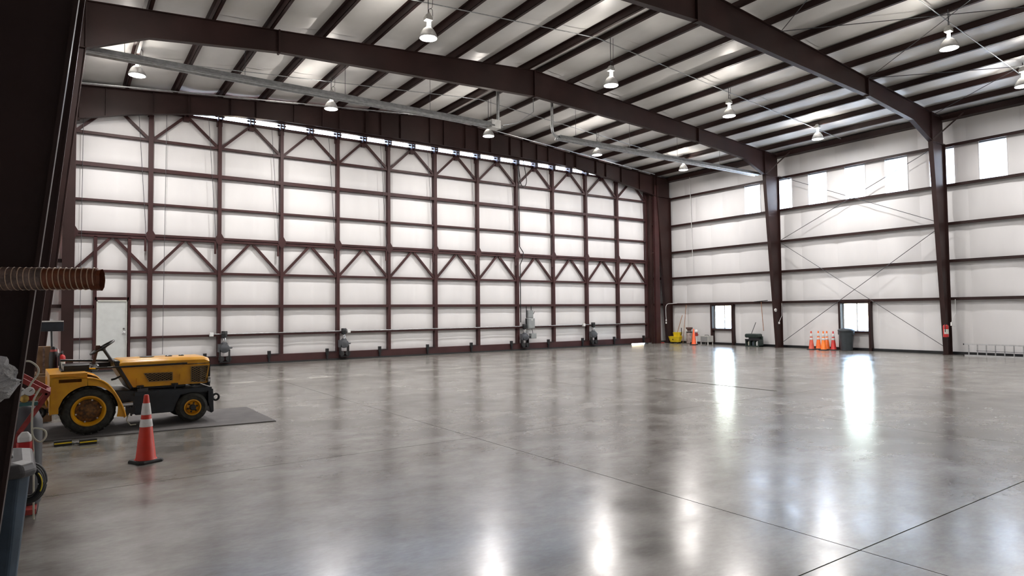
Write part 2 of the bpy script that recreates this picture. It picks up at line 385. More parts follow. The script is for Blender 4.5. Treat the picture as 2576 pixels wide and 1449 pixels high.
# steel portal frames ---------------------------------------------------------
def i_section(prof_in, prof_out, y, fwid, name, parent, mt=BROWN, tf=.016):
    # tapered I member: web between two polylines, a flange along each
    web = MB().prism(prof_in+prof_out[::-1], y-.006, y+.006); web.build(name+'_web', mt, parent)
    for nm, pr in (('flange', prof_in), ('flange', prof_out)):
        m = MB()
        for p, q in zip(pr, pr[1:]): m.bar((p[0], y, p[1]), (q[0], y, q[1]), fwid, tf, up=(-(q[1]-p[1]), 0, q[0]-p[0]))
        m.build(name+'_'+nm, mt, parent)
def frame(y, label, gable=False, fwid=.15):
    fr = struct('steel_frame', label, 'steel frame')
    col_r_in = [(25.33, 0), (24.70, 7.43)]; col_r_out = [(25.68, 0), (25.68, 8.36)]
    col_l_in = [(-.37, 0), (.35, 7.43)]; col_l_out = [(-.88, 0), (-.88, 8.3)]
    if y < 5: col_l_in = [(-.292, 0), (.50, 7.43)]
    if gable: col_l_in = [(-.62, 0), (.20, 7.43)]
    i_section([(24.70, 7.43), col_r_in[0]][::-1], [(25.68, 0), (25.68, 7.43)], y, fwid, 'column', fr)
    i_section(col_l_in, [(-.88, 0), (-.88, 7.43)], y, fwid, 'column', fr)
    t = lambda x: (x, zr(x)-.008)
    if gable:
        bot = [(.20, 7.43), (1.35, 7.73), (2.2, 7.90), (3.4, 8.10), (4.75, 8.25), (6.3, 8.31), (8.5, 8.335), (16, 8.335), (18.2, 8.31), (19.4, 8.25), (20.7, 8.10), (21.8, 7.95), (23.3, 7.69), (24.70, 7.43)]
    else:
        bot = [(.35, 7.43), (1.55, 7.93), (4.4, 8.24), (XC, 8.58), (20.4, 8.24), (23.3, 7.96), (24.70, 7.43)]
    top = [(-.88, 7.43), t(-.88), t(XC), t(25.68), (25.68, 7.43)]
    w_ = MB()
    for i, (p, q) in enumerate(zip(bot, bot[1:])):
        if p[0] < XC < q[0]: pts = [p, q, t(q[0]), t(XC), t(p[0])]
        else: pts = [p, q, t(q[0]), t(p[0])]
        w_.prism(pts, y-.006, y+.006)
    w_.prism([(-.88, 7.43), (.35 if not gable else .20, 7.43), t(.35 if not gable else .20), t(-.88)], y-.006, y+.006)
    w_.prism([(24.70, 7.43), (25.68, 7.43), t(25.68), t(24.70)], y-.006, y+.006)
    w_.build('rafter_web', BROWN, fr)
    m = MB()
    for p, q in zip(bot, bot[1:]): m.bar((p[0], y, p[1]), (q[0], y, q[1]), fwid, .016, up=(-(q[1]-p[1]), 0, q[0]-p[0]))
    m.build('rafter_bottom_flange', BROWN, fr)
    m = MB()
    for p, q in zip(top[1:-1], top[2:-1]): m.bar((p[0], y, p[1]), (q[0], y, q[1]), fwid, .016, up=(-(q[1]-p[1]), 0, q[0]-p[0]))
    m.build('rafter_top_flange', BROWN, fr)
    def zb(x):
        for p, q in zip(bot, bot[1:]):
            if p[0] <= x <= q[0]: return lerp(p[1], q[1], (x-p[0])/(q[0]-p[0]))
        return 7.43
    if gable:
        x = 1.0
        while x < 24.6:
            MB().box(x-.006, x+.006, y-fwid/2, y-.006, zb(x), zr(x)-.01).build('stiffener', BROWN, fr)
            x += random.choice((.62, .8, 1.0, 1.25))
    else:
        for x in (4.4, XC, 20.4): MB().box(x-.02, x+.02, y-fwid/2-.01, y+fwid/2+.01, zb(x)-.04, zr(x)+.01).build('splice_plate', BROWN, fr)
    for x in (.35, 24.70):
        MB().box(x-.012, x+.012, y-fwid/2, y+fwid/2, 7.43, zr(x)).build('stiffener', BROWN, fr)
    for x0, x1 in ((-.88, .35), (24.70, 25.68)):
        MB().box(x0, x1, y-fwid/2, y+fwid/2, 7.42, 7.44).build('stiffener', BROWN, fr)
    for xa, xb in ((-.90, col_l_in[0][0]+.04), (25.29, 25.70)): MB().box(xa, xb, y-fwid/2-.02, y+fwid/2+.02, 0, .025).build('base_plate', BROWN, fr)
    return fr
frame(FY[0], 'arched brown steel end frame over the hangar door', True, .18)
frame(FY[1], 'brown steel portal frame carrying the tube heaters')
f3 = frame(FY[2], 'brown steel portal frame with a fire extinguisher on its column')
frame(FY[3], 'brown steel portal frame with a dark tapered column beside the orange duct hose')
for x, y in ((25.3, 16.53), (25.3, 10.03)):
    MB().bar((24.85, y-.02, 7.5), (25.45, y-.75, 8.36), .05).build('knee_brace', BROWN, f3 if y < 11 else f3)

# cable bracing on the side wall and in the roof
def cable(name, label, pts, r, mt, cat='cable', group=None):
    return tag(MB().tube(pts, r, 6).build(name, mt, None, 60), label, cat, group)
for z0, z1, lb in ((.25, 4.55, 'lower'), (4.65, 7.45, 'upper')):
    for a, b, xx, wh in ((z0, z1, 25.62, 'rising towards the extinguisher column'), (z1, z0, 25.585, 'falling towards the extinguisher column')):
        cable('brace_cable', 'thin dark bracing cable in the %s side wall, %s' % (lb, wh), [(xx, 16.42, a), (xx, 10.14, b)], .011, GREYD, group='wall bracing cables')
def rp(x, y): return (x, y, zr(x)-.03)
for (xa, xb), lb in (((20.4, 24.9), 'beside the window wall'), ((15.8, 20.4), 'half way up the slope'), ((11.0, 15.8), 'at the ridge')):
    for p, q, wh in (((xa, 9.95), (xb, 3.6), 'running outwards from the extinguisher frame'), ((xb, 9.95), (xa, 3.6), 'running inwards from the extinguisher frame')):
        cable('roof_brace_rod', 'thin steel roof bracing rod %s, %s' % (lb, wh), [rp(p[0], p[1]), rp(q[0], q[1])], .010, GREYD, 'rod', group='roof bracing rods')

# ------------------------------------------------------------------ bifold hangar door
X0, BP = .2334, 2.0043
ZR = dict(G=.985, F=1.941, E=3.016, D=4.119, C=5.150, B=6.224, A=7.174)
dr = struct('door_1', 'huge white insulated bifold hangar door framed in maroon steel', 'hangar door')
def kx(k): return X0+k*BP
MB().box(X0-.02, kx(12)+.02, 23.20, 23.25, .06, 8.17).build('outer_skin', SKIN, dr)
zrow = [.27, ZR['G'], ZR['F'], ZR['E'], ZR['D'], ZR['C'], ZR['B'], ZR['A'], 8.16]
PDX0, PDX1 = .835, 1.655
for k in range(12):
    for r in range(8):
        h = zrow[r+1]-zrow[r]
        if k == 0 and r < 4:
            segs = [(kx(0), .80), (1.68, kx(1))] + ([(.80, 1.68)] if r == 3 else [])
            for a, b in segs: put(panel('door', b-a, h, .03, LINER), 'panel', dr, (a, 23.17, zrow[r]))
            if r == 2: put(panel('door', .88, 3.016-2.2, .03, LINER), 'panel', dr, (.80, 23.17, 2.2))
        else: put(panel('door', BP, h, .045 if r >= 4 else .035, LINER), 'panel', dr, (kx(k), 23.17, zrow[r]))
for k in range(13):
    wd_ = .13 if k == 1 or k == 6 else .105
    MB().box(kx(k)-wd_/2, kx(k)+wd_/2, 22.98, 23.17, .1, 4.04).build('post', DOORB, dr)
    MB().box(kx(k)-wd_/2, kx(k)+wd_/2, 22.98, 23.17, 4.04, 8.16).build('post', DOORB, dr)
    g = [(-.16, .10), (-.06, .28), (.06, .28), (.16, .10), (.16, -.02), (.06, -.2), (-.06, -.2), (-.16, -.02)]
    MB().prism([(kx(k)+x*.8, 4.12+z*.8) for x, z in g], 22.965, 22.98).build('gusset_plate', DOORB, dr)
for nm, hgt, dep in (('A', .075, .02), ('B', .115, .0), ('C', .07, .02), ('E', .075, .02), ('F', .10, .0)):
    z = ZR[nm]
    if nm in 'F':
        MB().box(kx(0), .78, 22.99, 23.16, z-hgt/2, z+hgt/2).build('rail', DOORB, dr)
        MB().box(1.70, kx(12), 22.99, 23.16, z-hgt/2, z+hgt/2).build('rail', DOORB, dr)
    else: MB().box(kx(0), kx(12), 22.99+dep, 23.16, z-hgt/2, z+hgt/2).build('rail', DOORB, dr)
MB().box(kx(0)-.02, kx(12)+.06, 22.97, 23.16, 4.125, 4.20).build('hinge_rail', DOORB, dr)
MB().box(kx(0)-.02, kx(12)+.02, 22.99, 23.16, 4.035, 4.11).build('hinge_rail', DOORB, dr)
MB().box(kx(0), .78, 23.0, 23.16, .95, 1.02).build('rail', DOORB, dr)
MB().box(1.70, kx(12), 23.0, 23.16, .95, 1.02).build('rail', DOORB, dr)
MB().box(kx(0), kx(12), 23.05, 23.2, 8.09, 8.165).build('top_rail', DOORB, dr)
MB().box(kx(0)-.02, kx(12)+.02, 22.93, 23.18, .05, .29).build('bottom_beam', DOORB, dr)
MB().box(kx(0)-.02, 23.0, 22.90, 23.2, 0, .055).build('bottom_seal', BLACK, dr)
for x in (.80, 1.68): MB().box(x-.045, x+.045, 22.99, 23.17, .1, 4.06).build('door_post', DOORB, dr)
MB().box(.80, 1.68, 22.99, 23.16, 2.14, 2.23).build('door_head', DOORB, dr)
for k in range(12):
    c = (kx(k)+kx(k+1))/2
    for zt, zb_ in ((4.03, 3.05), (8.05, 7.21)):
        for sx in (-1, 1):
            e = kx(k)+.06 if sx < 0 else kx(k+1)-.06
            MB().bar((c+.06*sx, 23.06, zt), (e, 23.06, zb_), .08, .075, up=(0, 1, 0)).build('brace', DOORB, dr)
    x = kx(k+1)-.14
    MB().box(x-.03, x+.03, 22.93, 22.99, 3.66, 4.05).build('hanger_bar', DOORB, dr)
    MB().tube([(x-.22, 22.96, 8.1), (x+.02, 22.96, 4.15)], .007, 6).build('lift_cable', GREYD, dr)
    xb = kx(k+.78)
    if k: MB().box(xb-.05, xb+.05, 22.86, 22.95, .20, .42).box(xb-.03, xb+.03, 22.87, 22.95, .06, .2).box(xb+.05, xb+.34, 22.90, 22.93, .30, .32).build('roller_bracket', BLACKP, dr)
MB().tube([(kx(1)+.42, 22.96, 8.1), (kx(1)+.36, 22.96, .45)], .007, 6).build('lift_cable', GREYD, dr)
MB().tube([(kx(0)+.22, 22.96, 7.9), (kx(0)+.2, 22.96, .3)], .007, 6).build('lift_cable', GREYD, dr)
for i in range(1, 24):
    x = kx(i/2)
    m = MB().box(x-.09, x-.05, 22.86, 23.2, 8.05, 8.42); m.box(x+.03, x+.07, 22.86, 23.2, 8.05, 8.42); m.box(x-.09, x+.07, 23.0, 23.18, 7.92, 8.12); m.lathe([(.03, -.16), (.03, .14)], 10, (x, 23.02, 8.24), 'x')
    m.build('hinge', DOORB, dr)
# conduit along the door, on stand-off clips
MB().tube([(4.0, 22.93, 1.03), (24.0, 22.93, 1.03)], .018, 8).build('conduit', GALV, dr, 60)
for x in (4.0, 8.62, 19.95): MB().box(x-.06, x+.06, 22.88, 22.99, .96, 1.09).build('junction_box', WHITE, dr, bev=.008)
MB().tube([(kx(8)+.07, 22.94, 8.1), (kx(8)+.07, 22.94, 4.5), (kx(8)+.25, 22.92, 4.25), (kx(8)+.25, 22.92, 4.05), (kx(8)+.09, 22.94, 3.7), (kx(8)+.09, 22.94, 1.2)], .02, 8).build('power_cable', BLACKP, dr, 60)
MB().tube(spline([(kx(8)+.05, 22.9, 7.9), (kx(8)+.1, 22.85, 7.3), (kx(8)+.25, 22.85, 7.12), (kx(8)+.42, 22.85, 7.4), (kx(8)+.25, 22.85, 8.3)]), .018, 8).build('power_cable', BLACKP, dr, 60)

# personnel door in the hangar door
pd = struct('door_2', 'plain pale grey personnel door set into the hangar door', 'door')
MB().box(PDX0+.03, PDX1-.03, 23.02, 23.07, .2, 2.10).build('leaf', DOORW, pd, bev=.004)
m = MB().box(PDX0, PDX0+.035, 22.99, 23.12, .2, 2.14); m.box(PDX1-.035, PDX1, 22.99, 23.12, .2, 2.14); m.box(PDX0, PDX1, 22.99, 23.12, 2.10, 2.14); m.box(PDX0, PDX1, 23.07, 23.17, .2, 2.14)
m.build('frame', mat('cream_door_frame', (.62, .63, .58), .45, var=.05), pd)
MB().lathe([(.02, 0), (.045, -.01), (.03, -.02), (.012, -.03), (.012, -.05), (.03, -.06), (.032, -.085), (.015, -.1)], 14, (1.56, 23.02, 1.14), 'y').build('knob', CHROME, pd, 50)
MB().lathe([(.028, 0), (.028, -.02), (.01, -.022)], 14, (1.56, 23.02, 1.27), 'y').build('deadbolt', CHROME, pd, 50)

# door drive units
def drive(x, label, cab=False):
    t = thing('door_drive_motor', label, 'door motor', (x, 22.82, .11), 0, 'drive motors along the hangar door')
    MB().lathe([(.085, .82), (.095, .83), (.095, 1.0), (.085, 1.02)], 16).build('motor_cap', BLACKP, t, 40)
    MB().box(-.10, .02, -.11, .0, .80, .96).build('terminal_box', BLACKP, t, bev=.01)
    MB().lathe([(.06, .66), (.065, .67), (.065, .76), (.05, .80), (.05, .83)], 16).build('brake_housing', CHROME, t, 40)
    MB().lathe([(.10, .58), (.10, .62), (.06, .66)], 16).build('flange', GREYD, t, 40)
    g = MB().lathe([(.05, -.12), (.145, -.09), (.155, 0), (.145, .09), (.05, .12)], 20, (0, -.02, .46), 'y'); g.box(-.19, -.02, -.1, .08, .34, .60); g.lathe([(.03, .1), (.03, .22), (.012, .25)], 10, (0, -.02, .47), 'x')
    g.build('gearbox', GREYD, t, 40)
    m = MB()
    for a in (-.14, .15): m.box(a-.012, a+.012, -.10, .09, .0, .42)
    m.box(-.16, .17, -.12, .1, 0, .03); m.build('mount', BLACKP, t)
    for a in (-.10, .12): MB().lathe([(.05, -.03), (.09, -.03), (.09, .03), (.05, .03)], 16, (a, -.06, .12), 'y').build('cable_drum', BLACK, t, 40)
    return t
drive(4.37, 'grey door drive motor beside the second post from the personnel door')
drive(8.40, 'grey door drive motor on the unboxed middle part of the hangar door')
drive(16.47, 'black door drive motor below the grey electrical cabinet')
drive(20.43, 'black door drive motor nearest the yellow mop bucket')
# electrical boxes
t = thing('disconnect_switch', 'small grey disconnect switch with a side lever above the electrical cabinet', 'switch box', (16.78, 22.85, 1.38))
MB().box(-.13, .15, -.06, .06, 0, .34).build('housing', GREYE, t, bev=.01); MB().box(-.11, .13, -.072, -.06, .03, .31).build('cover', GREYE, t, bev=.004)
MB().bar((.17, -.03, .17), (.22, -.05, .29), .02).build('lever', BLACKP, t)
m = MB()
for a in (-.16, .10): m.tube([(a, .03, .01), (a, .03, .56)], .018, 8)
m.build('conduit', BLACKP, t)
t = thing('electrical_cabinet', 'tall grey electrical cabinet mounted on the hangar door', 'cabinet', (16.80, 22.84, .93))
MB().box(-.17, .18, -.09, .08, 0, .44).build('housing', GREYE, t, bev=.008); MB().box(-.14, .16, -.105, -.09, .02, .42).build('door', GREYE, t, bev=.004)
MB().box(-.02, .06, -.11, -.105, .36, .39).build('nameplate', LABELW, t)
m = MB().box(-.21, -.17, .02, .08, 0, .44); m.build('backing_strut', BLACKP, t)
t = thing('junction_box', 'square grey junction box beside the gearbox under the cabinet', 'junction box', (16.93, 22.84, .49))
MB().box(-.14, .14, -.08, .09, 0, .22).build('housing', GREYE, t, bev=.008); MB().box(-.12, .12, -.09, -.08, .015, .205).build('cover', GREYE, t, bev=.003)
MB().tube([(-.2, 0, .08), (-.14, 0, .08)], .03, 8).build('conduit_stub', BLACKP, t); MB().tube([(0, 0, .22), (-.02, 0, .34), (-.05, 0, .42)], .012, 6).build('cable', GREYD, t)

# ------------------------------------------------------------------ high-bay lamps
def lamp_proto():
    t = thing('high_bay_lamp', '', 'lamp')
    MB().lathe([(.212, .0), (.215, .012), (.20, .06), (.172, .13), (.13, .20), (.085, .245), (.075, .245), (.12, .195), (.16, .125), (.19, .05), (.20, .0)], 28, cap=False).build('reflector', BOWL, t, 50)
    MB().lathe([(.003, -.022), (.10, -.018), (.17, -.004), (.197, .014), (.10, .016), (.003, .016)], 28).build('lens', LENS, t, 60)
    MB().lathe([(.040, .245), (.036, .33), (.028, .42)], 16).build('lamp_neck', NECK, t, 50)
    b = MB().loft([[(sx*.085*k, sy*.075*k, z) for sx, sy in ((-1, -1), (1, -1), (1, 1), (-1, 1))] for k, z in ((1, .42), (1, .49), (.5, .57))])
    b.build('ballast_box', BOXW, t, bev=.006)
    MB().bar((.07, 0, .22), (.07, 0, .43), .012, .03).build('bracket', ALU, t)
    return t
LA = [(1.56, 19.6), (6.81, 19.6), (12.63, 19.6), (17.9, 19.6), (23.16, 19.6), (1.5, 13.28), (6.92, 13.28), (12.70, 13.28), (18.0, 13.28), (23.28, 13.28), (12.55, 6.78), (17.9, 6.78), (22.8, 6.78)]
ROWN = {19.6: 'bay beside the hangar door', 13.28: 'bay between the two middle frames', 6.78: 'bay nearest the duct hose'}
POSN = {1: 'over the yellow tractor side', 6: 'between tractor side and ridge', 12: 'under the ridge', 17: 'between ridge and window wall', 18: 'between ridge and window wall', 22: 'beside the window wall', 23: 'beside the window wall'}
proto = lamp_proto()
for i, (x, y) in enumerate(LA):
    o = proto if i == 0 else copy_tree(proto)
    o.location = (x, y, 8.03); o['label'] = 'lit high-bay lamp %s in the %s' % (POSN[int(x)], ROWN[y]); o['group'] = 'high-bay lamps'
    top = zr(x)+.03-8.03
    MB().tube([(0, 0, .56), (0, 0, top)], .010, 6).build('hanger_rod', GREYD, o)
    MB().tube(spline([(.06, .02, .50), (.10, .03, .56), (.03, .01, .63), (.03, .01, .70), (.12, .03, .78 if top > .9 else .72), (.13, .02, top)], 5), .006, 6).build('power_cord', BLACKP, o)
for y in (19.6, 13.28, 6.78):
    cable('conduit', 'thin grey conduit under the purlins linking lamps in the %s' % ROWN[y], [(0, y+.2, zr(0)-.02), (XC, y+.2, zr(XC)-.02), (25.3, y+.2, zr(25.3)-.02)], .013, GALV, 'conduit')
cable('gas_pipe', 'pale pipe running along the end frame above the hangar door', [(-.7, 22.3, zr(-.7)-.05), (XC, 22.3, zr(XC)-.05), (24.2, 22.3, zr(24.2)-.05)], .022, GALV, 'pipe')

ld = bpy.data.lights.new('lamp_downlight', 'AREA'); ld.shape = 'DISK'; ld.size = .38; ld.energy = LAMP; ld.color = (1, .955, .93)
lu = bpy.data.lights.new('lamp_uplight', 'POINT'); lu.shadow_soft_size = .035; lu.energy = LAMP*.38; lu.color = (1, .92, .84)
# two of these lamps hang just above the picture: one over the tractor side, one under the ridge
OFF = {(1.5, 13.28): 'tractor_side_lamp', (12.55, 6.78): 'ridge_lamp'}
for o in [o for o in COL.objects if o.name.startswith('high_bay_lamp')]:
    off = OFF.get((round(o.location.x, 2), round(o.location.y, 2)))
    for dat, nm, z in ((ld, 'bulb_downlight', -.03), (lu, 'bulb_uplight', .36)):
        if off:
            nm = off+('_offscreen' if dat is ld else '_glow_offscreen'); dd_ = dat.copy(); dd_.name = nm
        else: dd_ = dat
        l_ = bpy.data.objects.new(nm, dd_); COL.objects.link(l_); l_.parent = o; l_.location = (0 if dat is ld else -.055, 0, z)

# ------------------------------------------------------------------ radiant tube heaters under the second frame
def heater(xa, xb, label, box_at=None, stack=None, stack_kind=0):
    t = thing('tube_heater', label, 'heater', (xa, 17.0, 7.5)); L = xb-xa
    pr = [(-.17, .0), (-.10, .13), (.10, .13), (.17, .0), (.155, .0), (.09, .115), (-.09, .115), (-.155, 0)]
    MB().prism(pr, 0, L, 'x').build('reflector', GALV, t)
    MB().tube([(0, 0, .05), (L, 0, .05)], .05, 10).build('burner_tube', GALV, t, 50)
    x = .8
    while x < L:
        MB().tube([(x, 0, .13), (x, 0, zr(xa+x)-7.5+.05)], .006, 5).build('hanger_wire', GREYD, t); x += 2.6
    if box_at is not None:
        MB().box(box_at, box_at+.34, -.14, .14, -.05, .22).build('burner_box', BOXW, t, bev=.01)
        MB().tube([(box_at+.34, 0, .1), (box_at+.5, 0, .06)], .03, 8).build('gas_cock', GALV, t)
    if stack is not None:
        pts = [(stack, 0, .1), (stack, 0, zr(xa+stack)-7.5+.1)] if not stack_kind else [(0, 0, .06), (-.12, 0, .1), (-.22, 0, .22), (-.24, 0, .4), (-.24, 0, 2.0)]
        MB().tube(pts, .05, 10).build('vent_pipe', GALV, t, 50)
    return t
ht = heater(.30, 11.1, 'long grey tube heater with a white burner box hung under the second frame', 10.7, 11.02)
MB().tube([(11.2, 0, .12), (12.0, .3, .4), (13.1, .9, 1.1), (13.1, .9, zr(13.4)-7.5)], .012, 6).build('gas_line', GALV, ht)
heater(13.75, 24.95, 'long grey tube heater with a bent vent pipe ending at the window wall', stack=0, stack_kind=1)
# ------------------------------------------------------------------ tow tractor
TA = math.radians(3.0)
T = thing('tow_tractor', 'yellow and black aircraft tow tractor parked on a rubber mat', 'tractor', (.32, 10.77, .0385), TA)
W = 1.30
def wheel(cx, cz, r, wd, y, rim_r, front, side):
    # side=-1: outer face towards -y
    t_ = MB(); s_ = side
    prof = [(rim_r, 0), (rim_r+.02, -.006), (r*.80, -.012), (r*.93, .006), (r*.985, .03), (r, .06), (r, wd-.06), (r*.985, wd-.03), (r*.93, wd-.006), (rim_r, wd)]
    t_.lathe([(a, y+(h if s_ < 0 else -h)) for a, h in prof], 40, (cx, 0, cz), 'y', cap=False)
    if not front:
        for k in range(24):
            a = 2*PI*k/24
            for q, off in ((0, 0), (1, PI/24)):
                yy = y+(.055 if s_ < 0 else -.055)+(q*.11 if s_ < 0 else -q*.11); a2 = a+off
                c = Vector((cx+math.cos(a2)*(r+.004), yy, cz+math.sin(a2)*(r+.004))); dd = Vector((-math.sin(a2), .9 if q else -.9, math.cos(a2))).normalized()
                t_.bar(c-dd*.05, c+dd*.05, .03, .02, up=(math.cos(a2), 0, math.sin(a2)))
    tyre = t_.build('tyre', TYRE, T, 40)
    e = -1 if s_ < 0 else 1
    MB().lathe([(rim_r+.004, y), (rim_r+.006, y+e*.012), (rim_r-.012, y+e*.014), (rim_r*.82, y-e*.02), (rim_r*.78, y-e*.05)], 36, (cx, 0, cz), 'y', cap=False).build('rim', YEL, tyre, 50)
    if front:
        MB().lathe([(rim_r*.8, y-e*.03), (rim_r*.55, y-e*.012), (rim_r*.40, y-e*.005)], 30, (cx, 0, cz), 'y').build('disc', YEL, tyre, 50)
        MB().lathe([(rim_r*.42, y-e*.01), (rim_r*.40, y+e*.03), (rim_r*.3, y+e*.045)], 20, (cx, 0, cz), 'y').build('hub', BLACKP, tyre, 50)
        nb, br = 6, rim_r*.58
    else:
        MB().lathe([(rim_r*.80, y-e*.055), (rim_r*.6, y-e*.045), (rim_r*.3, y-e*.02), (rim_r*.12, y-e*.015)], 30, (cx, 0, cz), 'y').build('disc', RUST, tyre, 50)
        nb, br = 6, rim_r*.74
    for k in range(nb):
        a = 2*PI*k/nb+.25
        MB().lathe([(.014, y-e*.05), (.014, y-e*.02+(e*.022 if front else 0)), (.009, y-e*.012+(e*.022 if front else 0))], 8, (cx+br*math.cos(a), 0, cz+br*math.sin(a)), 'y').build('wheel_nut', BLACKP if front else ALU, tyre)
wheel(0, .306, .314, .24, 0.0, .203, False, -1); wheel(0, .306, .314, .24, W, .203, False, 1)
wheel(1.355, .206, .222, .17, .18, .116, True, -1); wheel(1.355, .206, .222, .17, W-.18, .116, True, 1)
def sliced(m, top, bot, holes, xs_, y0, y1):
    # upright plate cut into slices, open where a slice falls inside a hole
    for a, b in zip(xs_, xs_[1:]):
        mid = (a+b)/2; h = next((h for h in holes if h[2] < mid < h[3]), None)
        if h:
            m.prism([(a, bot(a)), (b, bot(b)), (b, h[1](b)), (a, h[1](a))], y0, y1); m.prism([(a, h[0](a)), (b, h[0](b)), (b, top(b)), (a, top(a))], y0, y1)
        else: m.prism([(a, bot(a)), (b, bot(b)), (b, top(b)), (a, top(a))], y0, y1)
    return m
# fenders
def fender(y0, y1, yin):
    def res(pl, n):
        ds = [0]
        for p, q in zip(pl, pl[1:]): ds.append(ds[-1]+math.dist(p, q))
        out = []
        for i in range(n+1):
            t = ds[-1]*i/n; j = max(k for k in range(len(ds)) if ds[k] <= t+1e-9); j = min(j, len(pl)-2)
            u = (t-ds[j])/(ds[j+1]-ds[j]); out.append((lerp(pl[j][0], pl[j+1][0], u), lerp(pl[j][1], pl[j+1][1], u)))
        return out
    # pair outer and inner by matching corner pieces
    o1, i1 = [(-.442, .302), (-.446, .795), (-.20, .80), (-.02, .76)], arc(0, .306, .352, 176, 92, 8)
    i1 = [(-.33, .302)]+i1
    o2, i2 = [(-.02, .76), (.08, .742), (.17, .70), (.235, .645), (.31, .53), (.37, .41), (.42, .28), (.44, .183)], arc(0, .306, .352, 92, -18, 8)
    R1o, R1i, R2o, R2i = res(o1, 12), res(i1, 12), res(o2, 12), res(i2, 12)
    O_ = R1o+R2o[1:]; I_ = R1i+R2i[1:]
    m = MB()
    for p, q, a, b in zip(R2o, R2o[1:], R2i, R2i[1:]): m.prism([p, q, b, a], y0, y1)
    top_ = lambda x: lerp(.795, .80, (x+.446)/.246) if x < -.2 else lerp(.80, .76, (x+.2)/.18)
    bot_ = lambda x: .306+math.sqrt(max(0, .352**2-x*x))
    sliced(m, top_, lambda x: .302, [], [-.446, -.37, -.345], y0, y1)
    sliced(m, top_, bot_, [(lambda x: .762, lambda x: .715, -.345, -.085)], [-.345, -.30, -.25, -.2, -.15, -.1, -.085, -.05, -.02], y0, y1)
    ob = m.build('fender', YEL, T)
    m = MB()
    for p, q in zip(O_, O_[1:]): m.bar((p[0], (y0+yin)/2, p[1]-.008), (q[0], (y0+yin)/2, q[1]-.008), abs(yin-y0), .018, up=(0, 1, 0)) if False else m.prism([p, q, (q[0]*.97, q[1]-.018), (p[0]*.97, p[1]-.018)], min(y0, yin), max(y0, yin))
    m.build('fender_top', YEL, ob)
    lip = [(x, y0 if yin > y0 else y1, z) for x, z in R2o]
    MB().tube(lip, .014, 8).build('fender_lip', YEL, ob, 60)
fender(-.02, .005, .30); fender(W-.005, W+.02, W-.30)
b = MB().box(-.446, -.02, .12, W-.12, .745, .834)
for ya, yb in ((0, .12), (W-.12, W)): b.box(-.446, -.02, ya, yb, .762, .834).box(-.446, -.345, ya, yb, .70, .762).box(-.085, -.02, ya, yb, .745, .762)
bo = b.build('rear_deck', YEL, T)
MB().box(-.44, -.05, .28, W-.28, .42, .79).build('rear_body', YEL, T, bev=.01)
MB().box(-.05, .25, .26, W-.26, .24, .56).build('gear_case', NAVY, T, bev=.02)
MB().prism([(.20, .56), (.57, .515), (1.63, .49), (1.63, .41), (1.20, .40), (1.10, .155), (.60, .155), (.50, .30), (.20, .32)], .24, W-.24).build('chassis', NAVY, T, bev=.01)
MB().box(.58, 1.63, .19, .25, .44, .495).build('running_rail', NAVY, T)
MB().box(1.14, 1.60, .34, W-.34, .17, .46).build('front_axle', NAVY, T, bev=.02)
# hood
hs = [(.385, .955), (.372, 1.0), (.40, 1.022), (1.55, 1.012), (1.63, .985), (1.645, .915)]
def hood_ring(x, z, zb_): z -= .04; zb_ -= .042; return [(x, .27, zb_), (x, .27, z-.05), (x, .31, z-.012), (x, .39, z), (x, W-.39, z), (x, W-.31, z-.012), (x, W-.27, z-.05), (x, W-.27, zb_)]
hood = MB().loft([hood_ring(.392, 1.005, .918), hood_ring(.43, 1.018, .916), hood_ring(1.0, 1.018, .912), hood_ring(1.54, 1.014, .913), hood_ring(1.61, .985, .912)]).build('hood', YEL, T, 35)
ctop = lambda x: .858
cbot = lambda x: lerp(.858, .56, (x-.403)/.169) if x < .572 else lerp(.555, .858, (x-1.575)/.045) if x > 1.575 else lerp(.56, .555, (x-.572)/1.003)
gt = lambda x: lerp(.759, .752, (x-.708)/.383)
gb = lambda x: lerp(.759, .631, (x-.708)/.069) if x < .777 else .631
vt = lambda x: lerp(.822, .828, (x-1.346)/.252)
vb = lambda x: lerp(.575, .828, (x-1.55)/.048) if x > 1.55 else lerp(.585, .575, (x-1.346)/.204)
for ya in (W-.30, .285):
    side = sliced(MB(), ctop, cbot, [(gt, gb, .708, 1.091), (vt, vb, 1.346, 1.598)], [.403, .572, .708, .777, 1.091, 1.346, 1.55, 1.575, 1.598, 1.62], ya, ya+.015).build('engine_cover', YEL, T)
MB().box(.60, 1.30, .40, W-.40, .50, .84).box(1.36, 1.50, .34, W-.34, .52, .85).build('engine_block', NAVY, T, bev=.015)
MB().prism([(1.57, .90), (1.632, .89), (1.632, .50), (1.57, .52)], .31, W-.31).build('radiator_guard', BLACKP, T)
MB().prism([(.315, .965), (.40, .965), (.415, .87), (.58, .56), (.535, .52), (.355, .845)], .28, W-.28).build('dash_panel', BLACKP, T, bev=.02)
MB().tube([(.10, .262, .873), (.60, .262, .875), (1.29, .262, .880)], .012, 8).build('throttle_rod', BLACKP, T)
LATT = mat('tan_expanded_metal', (.30, .19, .07), .5, .2)
